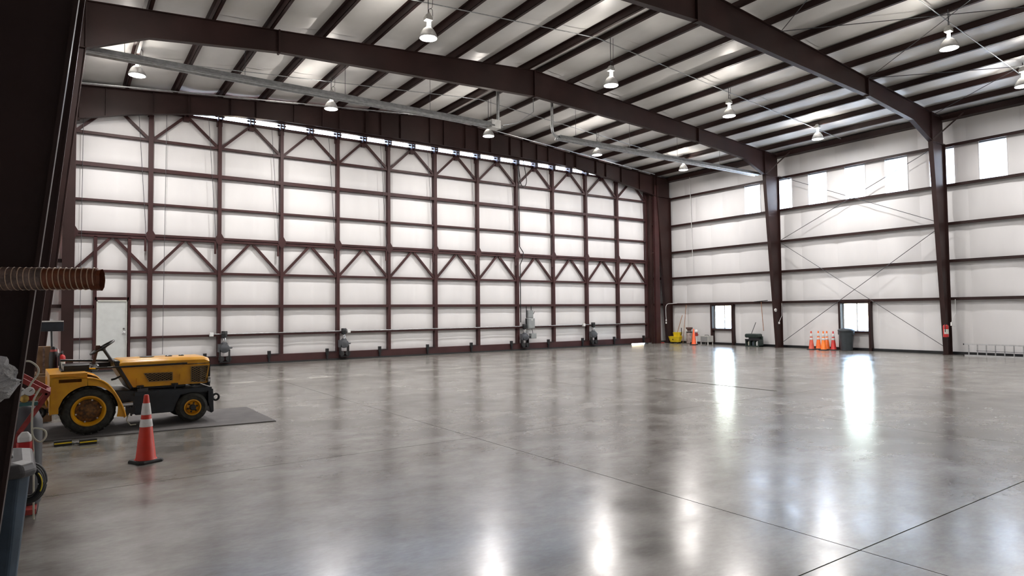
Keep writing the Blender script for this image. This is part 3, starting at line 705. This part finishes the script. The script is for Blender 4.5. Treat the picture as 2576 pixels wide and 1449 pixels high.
def lattice(poly, y, name, parent):
    def inside_clip(p, q):
        t0, t1 = 0, 1; n = len(poly); cx = sum(a for a, _ in poly)/n; cz = sum(b for _, b in poly)/n
        for i in range(n):
            a, b = poly[i], poly[(i+1) % n]; nx, nz = b[1]-a[1], a[0]-b[0]
            if (cx-a[0])*nx+(cz-a[1])*nz < 0: nx, nz = -nx, -nz
            f0 = (p[0]-a[0])*nx+(p[1]-a[1])*nz; f1 = (q[0]-a[0])*nx+(q[1]-a[1])*nz
            if f0 < 0 and f1 < 0: return None
            if f0 < 0: t0 = max(t0, f0/(f0-f1))
            elif f1 < 0: t1 = min(t1, f0/(f0-f1))
        if t0 >= t1: return None
        return [(lerp(p[0], q[0], t), lerp(p[1], q[1], t)) for t in (t0, t1)]
    x0 = min(a for a, _ in poly); x1 = max(a for a, _ in poly); z0 = min(b for _, b in poly); z1 = max(b for _, b in poly); m = MB(); H = z1-z0
    for sgn in (1, -1):
        x = x0-2*H
        while x < x1+2*H:
            c = inside_clip((x, z0), (x+sgn*1.7*H, z1)); x += .056
            if c: m.bar((c[0][0], y-.008, c[0][1]), (c[1][0], y-.008, c[1][1]), .005, .005, up=(0, 1, 0))
    n = len(poly)
    for i in range(n): m.bar((poly[i][0], y-.008, poly[i][1]), (poly[(i+1) % n][0], y-.008, poly[(i+1) % n][1]), .010, .010, up=(0, 1, 0))
    m.build(name, LATT, parent)
lattice([(.708, .759), (1.091, .752), (1.091, .631), (.777, .631)], .284, 'side_grille', side)
lattice([(1.346, .822), (1.598, .828), (1.550, .575), (1.347, .585)], .284, 'front_grille', side)
for x, z in ((.62, .69), (1.20, .72)): MB().bar((x, .278, z), (x, .278, z-.085), .014, .014).build('cover_handle', YEL, side)
for x in (.66, 1.12): MB().box(x-.045, x+.045, .25, .29, .555, .585).box(x-.01, x+.01, .24, .28, .48, .585).build('latch', BLACKP, side)
for x, wd_ in ((.80, .10), (1.10, .05), (1.28, .04)): MB().lathe([(wd_, 0), (wd_, .012), (wd_*.6, .02)], 14, (x, W/2, .975)).build('cap', BLACKP, hood, 40)
# front bumper, tow ring, lights
MB().prism([(1.58, .485), (1.655, .465), (1.665, .11), (1.625, .09), (1.58, .27)], .20, W-.20).build('front_bumper', NAVY, T, bev=.01)
MB().tube([(1.71+.045*math.cos(a), .28, .325+.05*math.sin(a)) for a in [2*PI*i/14 for i in range(14)]], .017, 8, True).build('tow_ring', BLACKP, T, 60)
for y in (.30, W-.30):
    h = MB().lathe([(.03, 0), (.062, .02), (.066, .05), (.06, .055)], 18, (1.57, y, .60), 'x').build('headlight', CHROME, T, 40)
    MB().lathe([(.058, .055), (.03, .062), (.004, .064)], 18, (1.57, y, .60), 'x').build('headlight_glass', WHITE, h, 40)
# rear hitch
MB().box(-.54, -.42, W/2-.04, W/2+.04, .25, .31).build('rear_hitch', BLACKP, T); MB().tube([(-.54+.06*math.cos(a), W/2-.1, .27+.06*math.sin(a)) for a in [2*PI*i/14 for i in range(14)]], .025, 8, True).build('hitch_ring', BLACKP, T, 60)
# driver station
st = MB().loft([[(-.27+.34*u_, y_, z_) for u_, y_ in ((0, .42), (1, .42), (1, .90), (0, .90))] for z_ in (.834, .85, .905, .92)]); st.build('seat_cushion', BLACKP, T, bev=.03)
MB().box(-.30, .08, .39, .93, .828, .852).build('seat_pan', BLACKP, T)
MB().lathe([(.045, 0), (.05, .02), (.05, .10), (.03, .12)], 16, (.03, .40, .88), 'x').build('air_horn', CHROME, T, 40)
MB().tube([(-.28, 1.0, .83), (-.28, 1.0, .965), (.44, 1.0, .925), (.52, 1.0, .86)], .018, 8).build('far_grab_rail', BLACKP, T, 60)
MB().box(.08, .42, .92, 1.0, .84, .91).build('tool_tray', BLACKP, T)
MB().bar((.065, .43, .83), (.134, .43, 1.16), .035, .03).box(.105, .165, .40, .46, 1.13, 1.19).build('brake_lever', mat('rusty_lever', (.10, .045, .032), .6, var=.4, scale=30), T)
MB().tube([(.03, .43, .90), (.06, .43, .83), (.12, .43, .90)], .025, 8).build('lever_linkage', BLACKP, T)
cw = Vector((.197, .48, 1.158)); ax = Vector((-.55, 0, .835)).normalized(); e1 = Vector((0, 1, 0)); e2 = ax.cross(e1)
sw = MB().tube([cw+(e1*math.cos(a)+e2*math.sin(a))*.172 for a in [2*PI*i/32 for i in range(32)]], .014, 8, True); sw.tube([cw-e1*.17, cw-ax*.03, cw+e1*.17], .010, 6); sw.tube([cw-e2*.17, cw-ax*.03, cw+e2*.17], .010, 6)
so = sw.build('steering_wheel', BLACKP, T, 60)
MB().lathe([(.035, -.05), (.045, -.02), (.03, .02)], 14, (cw.x, cw.y, cw.z)).build('wheel_hub', BLACKP, so, 40)
MB().tube([cw-ax*.02, (.345, .48, .91)], .022, 10).build('steering_column', GREYD, T, 60)
MB().tube([(.47, .45, .78), (.42, .45, .72), (.36, .45, .69), (.31, .45, .68)], .014, 8).build('pedal', BLACKP, T)
MB().tube([(.40, .14, .335), (.55, .14, .34)], .033, 12).build('air_cylinder', CHROME, T, 50)
m = MB()
for k in range(6): m.box(.47+.02*k, .49+.02*k, .18, .26, .16+.02*(k % 3), .30-.015*(k % 2))
m.build('valve_block', BLACKP, T)
MB().tube([(.50, .20, .18), (.48, .18, .10), (.53, .18, .03), (.60, .18, .03)], .008, 6).build('drain_hose', CREAM, T)
MB().box(.62, .76, .22, .28, .48, .54).build('battery_clamp', GREYD, T)

# mat and chocks
m = MB().prism([(-.35, 10.68), (2.745, 10.40), (2.73, 12.30), (-.35, 12.40)], 0, .012, 'z').build('rubber_mat', MATR)
tag(m, 'flat dark grey rubber mat under the yellow tractor', 'mat')
def chock(cx, cy, rz, label):
    t = thing('wheel_chock', label, 'wheel chock', (cx, cy, 0), rz, 'wheel chocks')
    MB().prism([(-.055, 0), (.055, 0), (.045, .065), (-.045, .065)], -.095, .095, 'x').build('block', BLACK, t, bev=.004)
    MB().box(-.093, .093, -.056, -.049, .028, .044).build('stripe', YELP, t)
    MB().tube([(.095, 0, .03), (.12, 0, .03)], .008, 6).build('rope_end', CREAM, t)
    return t
chock(.03, 10.20, .05, 'black rubber wheel chock with a yellow stripe beside the tractor tyre')
chock(.30, 10.12, .03, 'striped rubber wheel chock next to the cone side of its twin')
tag(MB().tube([(.12, 10.19, .012), (.15, 10.15, .015), (.18, 10.20, .012), (.21, 10.13, .012)], .008, 6).build('chock_rope', BLACK), 'short dark rope joining the two striped wheel chocks', 'rope')

# ------------------------------------------------------------------ traffic cones
def cone(x, y, label, body=ORANGE, collars=True, rz=0, hgt=.76, group=None, base=BLACK, bw=.15, br_=.108):
    t = thing('traffic_cone', label, 'traffic cone', (x, y, 0), rz, group)
    s = hgt/.76
    def rr(h): return s*(br_-(br_-.025)*h/.73)
    MB().loft([[(p*s*bw*sx, q*s*bw*sx, z*s) for p, q in ((-1, -.75), (-.75, -1), (.75, -1), (1, -.75), (1, .75), (.75, 1), (-.75, 1), (-1, .75))] for sx, z in ((1, 0), (1, .02), (.93, .035))]).build('base', base, t, bev=.004)
    MB().lathe([(rr(0)+.012, .033*s), (rr(.02), .05*s), (rr(.72), .75*s), (rr(.73)*.8, .762*s), (.006, .762*s)], 28).build('body', body, t, 40)
    if collars:
        for a, b in ((.402, .489), (.537, .668)): MB().lathe([(rr(a-.03)+.002, a*s), (rr(a-.03)+.004, (a+.004)*s), (rr(b-.03)+.004, (b-.004)*s), (rr(b-.03)+.002, b*s)], 28, cap=False).build('reflective_collar', REFL, t, 40)
    return t
cone(.80, 8.46, 'orange and white striped traffic cone standing beside the yellow tractor', rz=.45, hgt=.755, bw=.142, br_=.106)
G5 = 'striped cones along the window wall'
cone(25.10, 14.83, 'dull red striped traffic cone at the window wall, farthest from the trash can', mat('faded_red_cone', (.60, .09, .05), .5), group=G5, hgt=.75)
cone(25.50, 14.76, 'orange striped traffic cone against the wall behind the bright orange cone', ORANGE2, group=G5, hgt=.75)
cone(25.02, 14.27, 'bright orange striped traffic cone standing out from the window wall', mat('vivid_orange_cone', (.95, .20, .01), .4), group=G5, hgt=.76)
cone(25.50, 14.40, 'orange striped traffic cone half hidden behind the bright orange cone', ORANGE2, group=G5, hgt=.75)
cone(25.35, 14.05, 'deep red striped traffic cone next to the black trash can', REDC, group=G5, hgt=.75)
cone(24.80, 20.57, 'plain orange traffic cone without stripes near the mop bucket', mat('red_orange_cone', (.90, .13, .035), .45), False, hgt=.76)

# ------------------------------------------------------------------ things along the window wall
def rounded(wx, wy, z, c=.3): return [(p*wx, q*wy, z) for p, q in ((-1, -1+c), (-1+c, -1), (1-c, -1), (1, -1+c), (1, 1-c), (1-c, 1), (-1+c, 1), (-1, 1-c))]
t = thing('trash_can', 'black plastic trash can with a lid under the window', 'trash can', (25.40, 13.55, 0))
MB().lathe([(.20, 0), (.215, .01), (.245, .40), (.27, .72), (.285, .73), (.285, .77), (.27, .78)], 28).build('body', BINK, t, 45)
MB().lathe([(.30, .755), (.305, .80), (.26, .85), (.10, .885), (.01, .89)], 28).build('lid', BINK, t, 45)
for s_ in (-1, 1): MB().box(-.05, .05, s_*.28-.03, s_*.28+.03, .62, .74).build('handle', BINK, t, bev=.01)

t = thing('mop_bucket', 'yellow wheeled mop bucket with wringer in the corner', 'mop bucket', (25.35, 22.18, 0), .1)
MB().loft([rounded(.14, .24, .07), rounded(.17, .29, .20), rounded(.19, .33, .33), rounded(.20, .34, .35)]).build('tub', YELP, t, bev=.006)
MB().loft([rounded(.12, .16, .30), rounded(.15, .20, .52), rounded(.155, .205, .56)]).build('wringer', YELP, t, loc=(0, -.13, 0))
MB().tube([(-.02, -.34, .42), (-.02, -.38, .50), (-.02, -.38, .78)], .016, 8).build('wringer_lever', BLACKP, t)
for a in (-1, 1):
    for c in (-1, 1): MB().lathe([(.035, -.015), (.035, .015)], 12, (a*.1, c*.2, .036), 'x').build('caster', BLACK, t)
MB().lathe([(.045, -.205), (.045, -.19)], 3, (0, .02, .2), 'x').build('warning_mark', BLACKP, t)
t = thing('string_mop', 'reddish wooden mop standing in the yellow bucket', 'mop', (25.35, 22.10, .36))
MB().tube([(0, 0, .05), (.20, -.22, 1.06)], .014, 8).build('handle', WOOD, t); MB().lathe([(.03, .08), (.08, .03), (.09, -.1), (.05, -.2)], 12).build('mop_head', CREAM, t, 40)
tag(MB().tube([(25.52, 21.85, .03), (25.66, 21.72, 1.93)], .013, 8).build('broom_stick', WOOD), 'long thin wooden stick leaning on the girt behind the mop bucket', 'stick')
t = thing('gas_canister', 'tan gas cylinder with a brown collar guard standing by the wall', 'gas cylinder', (25.50, 21.42, 0))
MB().lathe([(.12, 0), (.15, .02), (.15, .50), (.13, .56), (.085, .60), (.08, .66)], 24).build('body', TAN, t, 40)
MB().lathe([(.085, .555), (.152, .555), (.152, .595), (.085, .60)], 24).build('strap', BLACKP, t, 40)
MB().lathe([(.10, .64), (.105, .70), (.16, .74), (.17, .80), (.13, .81), (.05, .80)], 24).build('collar_guard', mat('brown_guard', (.16, .09, .075), .5), t, 40)
tag(MB().tube([(25.42+.15*math.cos(a), 21.10+.13*math.sin(a), .03+.02*(i//14)) for i, a in enumerate([2*PI*k/14 for k in range(40)])], .022, 8).build('coiled_hose', BLACK, None, 60), 'black hose coiled on the floor beside the plain cone', 'hose')
t = thing('spray_wand_stand', 'white capped pole with a red valve behind the plain cone', 'stand', (25.30, 20.82, 0))
MB().lathe([(.08, 0), (.08, .015), (.03, .03)], 16).build('foot', BLACKP, t); MB().tube([(0, 0, .02), (0, 0, .42)], .024, 10).build('pole', WHITE, t)
MB().box(-.05, .05, -.05, .05, .40, .56).box(-.02, .02, -.14, .02, .44, .47).build('valve', REDW, t, bev=.01)
MB().lathe([(.05, .57), (.085, .60), (.085, .66), (.05, .71), (.01, .72)], 16).build('cap', WHITE, t, 40)
t = thing('portable_heater', 'off-white boxy metal appliance on short legs beside the window', 'heater', (25.50, 20.36, 0))
MB().box(-.20, .20, -.22, .24, .12, .42).build('housing', BOXW, t, bev=.012)
MB().box(-.208, -.2, -.19, .20, .14, .39).build('front_panel', GREYE, t, bev=.004)
MB().tube([(-.02, -.12, .42), (-.02, -.12, .45), (-.02, .1, .45), (-.02, .1, .42)], .012, 6).build('carry_handle', BLACKP, t)
for a in (-.17, .17):
    for c in (-.19, .21): MB().box(a-.02, a+.02, c-.02, c+.02, 0, .13).build('leg', BOXW, t)
t = thing('tool_tote', 'dark green and black tool caddy with a long handle beside the column', 'tool caddy', (25.40, 17.70, 0))
for c in (-.32, -.10, .12, .32): MB().box(-.16, .17, c-.03, c+.03, 0, .32).build('divider', GREENK, t, bev=.006)
MB().box(.10, .17, -.34, .34, 0, .46).build('back', GREENK, t); MB().box(-.17, .17, -.35, .35, 0, .05).build('tray', GREENK, t); MB().box(-.17, -.14, -.35, .35, .27, .34).build('front_rail', BLACKP, t)
MB().loft([[(x*a, y*a, z) for x, y in ((-.20, -.30), (.17, -.30), (.17, .34), (-.20, .34))] for a, z in ((.92, .40), (1, .45), (1, .53), (.9, .575))]).build('lid', GREENK, t, bev=.015)
MB().box(-.10, .12, -.24, .22, .30, .42).build('motor_tub', GREYD, t, bev=.02)
for c, cm in ((-.2, WHITE), (.0, BINB), (.02, BLACKP), (.22, CREAM)): MB().lathe([(.05, .05), (.055, .06), (.055, .2), (.02, .25)], 12, (-.06, c, 0)).build('bottle', cm, t, 40)
MB().tube([(0, .14, .55), (.08, -.05, 1.08)], .014, 8).build('handle', GREYD, t)
t = thing('squeegee', 'long T-shaped floor squeegee hung head up on the girt', 'squeegee', (25.66, 17.45, .70))
MB().tube([(.0, -.06, 0), (0, .03, 1.30)], .013, 8).build('handle', WOOD, t); MB().bar((-.01, -.30, 1.345), (-.01, .38, 1.30), .035, .03).build('blade', BLACK, t)
# ladder lying on its edge along the wall
t = thing('ladder', 'aluminium extension ladder lying on its side along the wall', 'ladder', (25.30, 9.45, 0))
for z in (.02, .395): MB().box(-.012, .014, -5.2, 0, z-.02, z+.025).build('rail', ALU, t)
y = -.13
while y > -5.1:
    MB().tube([(0, y, .03), (0, y, .39)], .018, 8).build('rung', ALU, t); y -= .255
MB().bar((-.03, -.36, .19), (-.03, -5.0, .15), .012).build('rope', GREYD, t)
for z in (.02, .395): MB().box(.05, .075, -5.3, -.32, z-.02, z+.02).build('fly_rail', ALU, t)
for z in (0, .37): MB().box(-.02, .02, 0, .03, z, z+.05).build('end_cap', BLACK, t)

# fire extinguishers
def extinguisher(x, y, z, label, h=.5, r=.085, rz=0, labelside=-1):
    t = thing('fire_extinguisher', label, 'fire extinguisher', (x, y, z), rz)
    MB().lathe([(r*.9, 0), (r, .01), (r, h*.74), (r*.8, h*.82), (r*.35, h*.87), (r*.3, h*.9)], 20).build('cylinder', RED, t, 40)
    MB().box(-r*.5, r*.3, -.02, .02, h*.89, h*.94).bar((-r*.4, 0, h*.93), (r*.9, 0, h*1.02), .025, .012).bar((-r*.4, 0, h*.9), (r*.8, 0, h*.92), .025, .012).build('valve_handle', BLACKP, t)
    MB().tube([(-r*.5, .02, h*.91), (-r*1.05, .03, h*.80), (-r*1.12, .03, h*.35)], .012, 8).build('hose', BLACK, t, 60)
    v0 = MB()
    v0.grid(lambda u, v: ((r+.002)*math.cos(lerp(2.4, 4.4, u)), (r+.002)*math.sin(lerp(2.4, 4.4, u)), lerp(h*.22, h*.55, v)), 8, 1)
    v0.build('label', LABELW, t, 60, fix=False)
    return t
extinguisher(25.13, 9.93, .63, 'red fire extinguisher with pale labels hung on the brown column', .50, .085, .5)
t = thing('column_receptacle', 'white outlet box with cord on the column above the fire extinguisher', 'outlet', (25.28, 9.80, 1.02))
MB().box(-.03, .03, -.02, .03, 0, .12).build('box', WHITE, t, bev=.005); MB().tube([(0, 0, .12), (.10, -.02, .30), (.28, -.02, .42), (.30, -.02, .92)], .010, 6).build('cord', WHITE, t); MB().tube([(0, 0, -.05), (.25, .0, -.04)], .008, 6).build('cord', WHITE, t)
t = thing('corner_outlet', 'white twin outlet with a looping cord on the corner column', 'outlet', (25.16, 22.60, .98))
MB().box(-.03, .03, -.02, .02, 0, .10).box(-.03, .03, -.02, .02, .13, .22).build('box', WHITE, t, bev=.005)
MB().tube(spline([(0, -.01, .2), (-.03, -.02, .5), (-.02, -.02, .85), (.10, -.04, 1.0), (.40, -.06, 1.02), (.50, -.30, 1.03)]), .012, 8).build('cord', WHITE, t, 60)
t = thing('round_gauge', 'small round white gauge on the middle column', 'gauge', (25.10, 16.43, 1.62))
MB().lathe([(.065, 0), (.075, -.02), (.07, -.04), (.01, -.045)], 20, axis='y').build('case', WHITE, t, 40); MB().lathe([(.03, -.04), (.03, -.05), (.005, -.055)], 16, axis='y').build('dial', GREYE, t, 40)
t = thing('middle_column_outlet', 'small white outlet with a short cord low on the middle column', 'outlet', (25.36, 16.43, 1.02))
MB().box(-.03, .03, -.03, .02, 0, .09).build('box', WHITE, t, bev=.005); MB().tube([(0, 0, .08), (.10, 0, .20), (.22, 0, .35), (.24, 0, .90)], .009, 6).build('cord', WHITE, t)
t = thing('hanging_mop', 'orange string mop hung head up between door jamb and corner column', 'mop', (24.98, 22.90, 0))
MB().lathe([(.01, 1.40), (.05, 1.36), (.075, 1.2), (.06, 1.02), (.015, .98)], 14).build('head', ORMOP, t, 40); MB().tube([(0, 0, 1.0), (.04, 0, .05)], .012, 8).build('handle', WOOD, t)
m = tag(MB().box(24.80, 25.12, 22.70, 22.78, 0, .05).build('floor_brush', REDW, bev=.01), 'low reddish brush head on the floor at the door jamb', 'brush')
# vertical conduit on the side wall near the corner
cable('wall_conduit', 'thin white vertical conduit on the side wall near the corner column', [(25.68, 21.35, 8.3), (25.68, 21.25, 3.34)], .014, WHITE, 'conduit')

# ------------------------------------------------------------------ clutter on the tractor side
# duct hose in front of the near column
t = thing('duct_hose', 'orange ribbed duct hose with taped sleeve jutting past the dark column', 'duct hose', (-.285, 3.27, 1.80), -.3)
HR = .043
def hz(x): return .018*math.sin(2.2*x+.4)*.25
MB().tube([(x, 0, hz(x)) for x in [.08+.02*i for i in range(18)]], HR, 20, rf=lambda i: HR*(1+.03*(i % 2))).build('hose_body', HOSE, t, 40)
inner = MB().lathe([(HR*1.0, .40), (HR*1.03, .425), (HR*.9, .428), (HR*.86, .33)], 20, axis='x', cap=False); inner.build('mouth', HOSE, t, 40)
hx = MB()
hx.tube([(.09+.335*i/300, HR*1.045*math.cos(2*PI*i/300*17), hz(.09+.335*i/300)+HR*1.045*math.sin(2*PI*i/300*17)) for i in range(301)], .0022, 5); hx.build('helix_wire', WIRE, t, 60)
MB().tube([(-.62, 0, -.6), (-.62, 0, -.25), (-.58, 0, -.1), (-.48, 0, -.02), (-.36, 0, 0), (-.15, 0, hz(-.15)), (.0, 0, hz(0)), (.10, 0, hz(.1)), (.17, 0, hz(.17)), (.235, 0, hz(.235))], HR*1.06, 18, rf=lambda i: HR*(1.05+.03*(i % 2))).build('taped_sleeve', TAPE, t, 40)
MB().box(-.50, -.10, .045, .30, -.06, -.045).box(-.15, -.10, .045, .30, -.10, -.045).build('support_bracket', BLACKP, t)
MB().lathe([(HR*1.02, .424), (HR*1.05, .438)], 9, axis='x', cap=False).build('frayed_edge', HOSE, t)

# plastic bag hung on the near column
t = thing('plastic_bag', 'crumpled clear plastic bag hanging on the dark near column', 'bag', (-.325, 3.34, 1.40))
def bagf(u, v):
    a = 2*PI*u; k = math.sin(PI*min(1, v*1.02))**.6
    r_ = .14*k+.01; x = r_*1.15*math.cos(a)+.035*math.sin(5*v+2*a)+(.07 if v > .85 else 0)*(v-.85)*6; y = r_*.5*math.sin(a)+.02*math.sin(7*v+3*a)
    x += .012*math.sin(9*a+13*v)+.008*math.sin(17*a-8*v)
    j_ = lambda q: .010*math.sin(q*12.9898+u*78.233*(1 if u < 1 else 0)+v*37.719)*(0 if u in (0, 1) else 1)
    return (x-.02+j_(1), y-.02+j_(2), -.13+.29*v+.012*math.sin(6*a+4*v)+j_(3))
MB().grid(bagf, 40, 20).build('film', BAG, t, None, fix=False)
MB().tube([(.05, .03, .15), (.0, .06, .19), (-.06, .2, .2)], .006, 6).build('tie_string', BLACKP, t)

# blue-grey wheeled bin
t = thing('wheeled_bin', 'blue-grey wheeled bin with a grey lid beside the dark column', 'trash bin', (-.42, 4.75, 0), .05)
MB().loft([rounded(.19, .21, .02, .2), rounded(.21, .23, .05, .2), rounded(.275, .28, .78, .2)]).build('body', BINB, t, bev=.012)
MB().loft([rounded(.295, .30, .77, .2), rounded(.305, .31, .80, .2), rounded(.29, .30, .845, .2), rounded(.24, .25, .855, .2)]).build('lid', BINL, t, bev=.012)
MB().box(-.2, .2, -.10, .10, .845, .872).build('lid_flap', BINL, t, bev=.012)
MB().bar((.12, .26, .78), (-.12, .26, .78), .03, .04).build('rear_handle', BINL, t)
for a in (-.2, .2): MB().lathe([(.03, -.025), (.085, -.02), (.085, .02), (.03, .025)], 18, (a, .22, .085), 'x').build('wheel', BLACK, t, 40)
MB().prism([(.17, 0), (.27, 0), (.21, .12)], -.05, .05).build('foot_pedal', BINB, t)
t = thing('coiled_cable', 'black cable coil with a yellow stripe hung behind the blue-grey bin', 'cable', (-.155, 5.16, .60))
MB().tube([((.058+.010*(i//24 % 3))*math.cos(2*PI*i/24), -.03+.02*(i//24), (.095+.010*(i//24 % 3))*math.sin(2*PI*i/24)) for i in range(96)], .016, 8).build('coil', BLACK, t, 60)
MB().tube([(.055*math.cos(a)+.01, -.055, .085*math.sin(a)) for a in [lerp(-.6, .9, i/8) for i in range(9)]], .004, 6).build('yellow_lead', YELP, t, 60)
MB().bar((0, -.02, .10), (-.165, -.15, .18), .02, .006).build('hanger_strap', BLACK, t)

# red gas-charging cart with gauges
t = thing('gas_charging_cart', 'worn red gas charging cart with two white gauges behind the bin', 'cart', (-.25, 6.5, 0))
fr_ = MB().bar((-.02, 0, 1.16), (.165, 0, 1.03), .035).bar((.165, 0, 1.03), (-.02, 0, .73), .035).bar((-.02, 0, .73), (-.07, 0, .40), .035).bar((-.07, 0, .42), (-.07, 0, 0.05), .05); fr_.bar((-.02, .4, 1.16), (.165, .4, 1.03), .035).bar((.165, .4, 1.03), (-.02, .4, .73), .035).bar((-.02, .4, .73), (-.07, .4, .05), .035).bar((.165, 0, 1.03), (.165, .4, 1.03), .03)
fr_.build('frame', REDW, t)
MB().box(-.25, .10, -.02, .42, .08, .12).box(-.10, -.02, .0, .4, .12, .55).build('platform', REDW, t)
for x in (-.015, .045):
    g_ = MB().lathe([(.034, .02), (.036, -.02), (.03, -.025)], 20, (x, -.03, 1.06), 'y').build('gauge', WHITE, t, 40)
    MB().bar((x, -.057, 1.06), (x+.02, -.057, 1.075), .004, .004).build('needle', BLACKP, g_)
MB().box(-.05, .085, -.03, .03, .985, 1.03).build('manifold', RED, t, bev=.005); MB().lathe([(.028, .02), (.03, -.03), (.015, -.04)], 16, (.015, -.03, 1.005), 'y').build('brass_valve', BRASS, t, 40)
MB().box(-.06, .10, -.04, .03, .945, .972).build('valve_bar', TEAL, t)
for x, mt_ in ((-.12, GREENK), (.02, GREYD)): MB().lathe([(.10, .12), (.11, .14), (.11, .80), (.07, .90), (.03, .93)], 18, (x, .22, 0)).build('gas_bottle', mt_, t, 40)
for x in (-.22, .08): MB().lathe([(.04, -.03), (.10, -.02), (.10, .02), (.04, .03)], 18, (x, .35, .10), 'x').build('wheel', BLACK, t, 40)
MB().loft([rounded(.045, .05, .60), rounded(.05, .055, .61), rounded(.05, .055, .67)]).build('oil_can_base', RED, t, loc=(.02, -.06, .0)); MB().loft([rounded(.045, .05, .67), rounded(.045, .05, .71), rounded(.02, .025, .745)]).build('oil_can_top', WHITE, t, loc=(.02, -.06, 0), bev=.006)
MB().box(-.04, .08, -.12, .0, .58, .60).build('can_shelf', REDW, t)
hs_ = [(.0, -.02, 1.30), (.05, -.04, 1.295), (.095, -.05, 1.25), (.10, -.05, 1.20), (.06, -.05, 1.13), (.04, -.04, 1.09)]
MB().tube(spline(hs_), .007, 8).build('charging_hose', CREAM, t, 60)
MB().tube(spline([(.115, -.03, 1.08), (.09, -.05, 1.03), (.07, -.06, .97), (.065, -.06, .80), (.075, -.06, .70), (.12, -.06, .655), (.155, -.06, .69), (.15, -.06, .74), (.10, -.06, .765), (.07, -.06, .76), (.07, -.06, .70), (.08, -.06, .50), (.085, -.06, .05)]), .007, 8).build('charging_hose', CREAM, t, 60)
MB().tube([(-.01, 0, 1.16), (-.01, 0, 1.30)], .012, 8).build('hose_hook', REDW, t)

# shelf of things beyond the tractor
t = thing('workbench', 'brown wooden bench behind the yellow tractor', 'bench', (-.12, 13.7, 0))
MB().box(-.60, .42, -.3, .35, .66, .70).build('top', CARD, t)
for a in (-.55, .36):
    for c in (-.25, .3): MB().box(a-.03, a+.03, c-.03, c+.03, 0, .66).build('leg', CARD, t)
MB().box(-.58, .38, -.27, .32, .25, .28).build('shelf', CARD, t)
t = thing('gas_bottle', 'black gas bottle with a silver valve behind the tractor', 'gas bottle', (-.11, 13.5, .70))
MB().lathe([(.06, 0), (.065, .01), (.065, .27), (.06, .33), (.045, .38), (.045, .42), (.02, .45)], 18).build('body', BLACKP, t, 40); MB().lathe([(.05, .36), (.052, .38), (.045, .40)], 18).build('band', REDW, t, 40); MB().tube([(0, 0, .44), (.06, 0, .40), (.07, 0, .34)], .01, 6).build('valve', CHROME, t)
extinguisher(.005, 13.42, .70, 'red fire extinguisher with a white label behind the tractor seat', .36, .055, 1.4)
t = thing('cardboard_box', 'tall brown cardboard box behind the black gas bottle', 'box', (-.24, 13.7, .70))
MB().box(-.10, .09, -.1, .1, 0, .45).build('carton', CARD, t, bev=.004); MB().box(-.02, .01, -.102, -.1, 0, .45).build('tape', TAPE, t)
t = thing('wall_monitor', 'dark flat panel on a thin pole behind the tractor', 'panel', (-.14, 15.0, 0))
MB().box(-.20, .17, -.03, .03, 1.38, 1.56).build('panel', NAVY, t, bev=.006); MB().tube([(.02, 0, .03), (-.02, 0, 1.40)], .016, 8).build('pole', BLACKP, t); MB().lathe([(.2, 0), (.2, .02), (.03, .04)], 18, (.02, 0, 0)).build('foot', BLACKP, t)
MB().box(-.26, .17, -.035, .035, 1.555, 1.58).build('top_rail', BOXW, t)
t = thing('storage_crate', 'weathered brown slatted crate behind the tractor hitch', 'crate', (-.30, 12.6, 0))
for i in range(5): MB().box(-.18, .18, -.19, -.17, .03+.15*i, .13+.15*i).build('slat', CARD, t)
for i in range(5): MB().box(.17, .19, -.17, .19, .03+.15*i, .13+.15*i).build('slat', CARD, t)
MB().box(-.14, .14, -.14, .16, .02, .66).build('packed_carton', CARD, t)
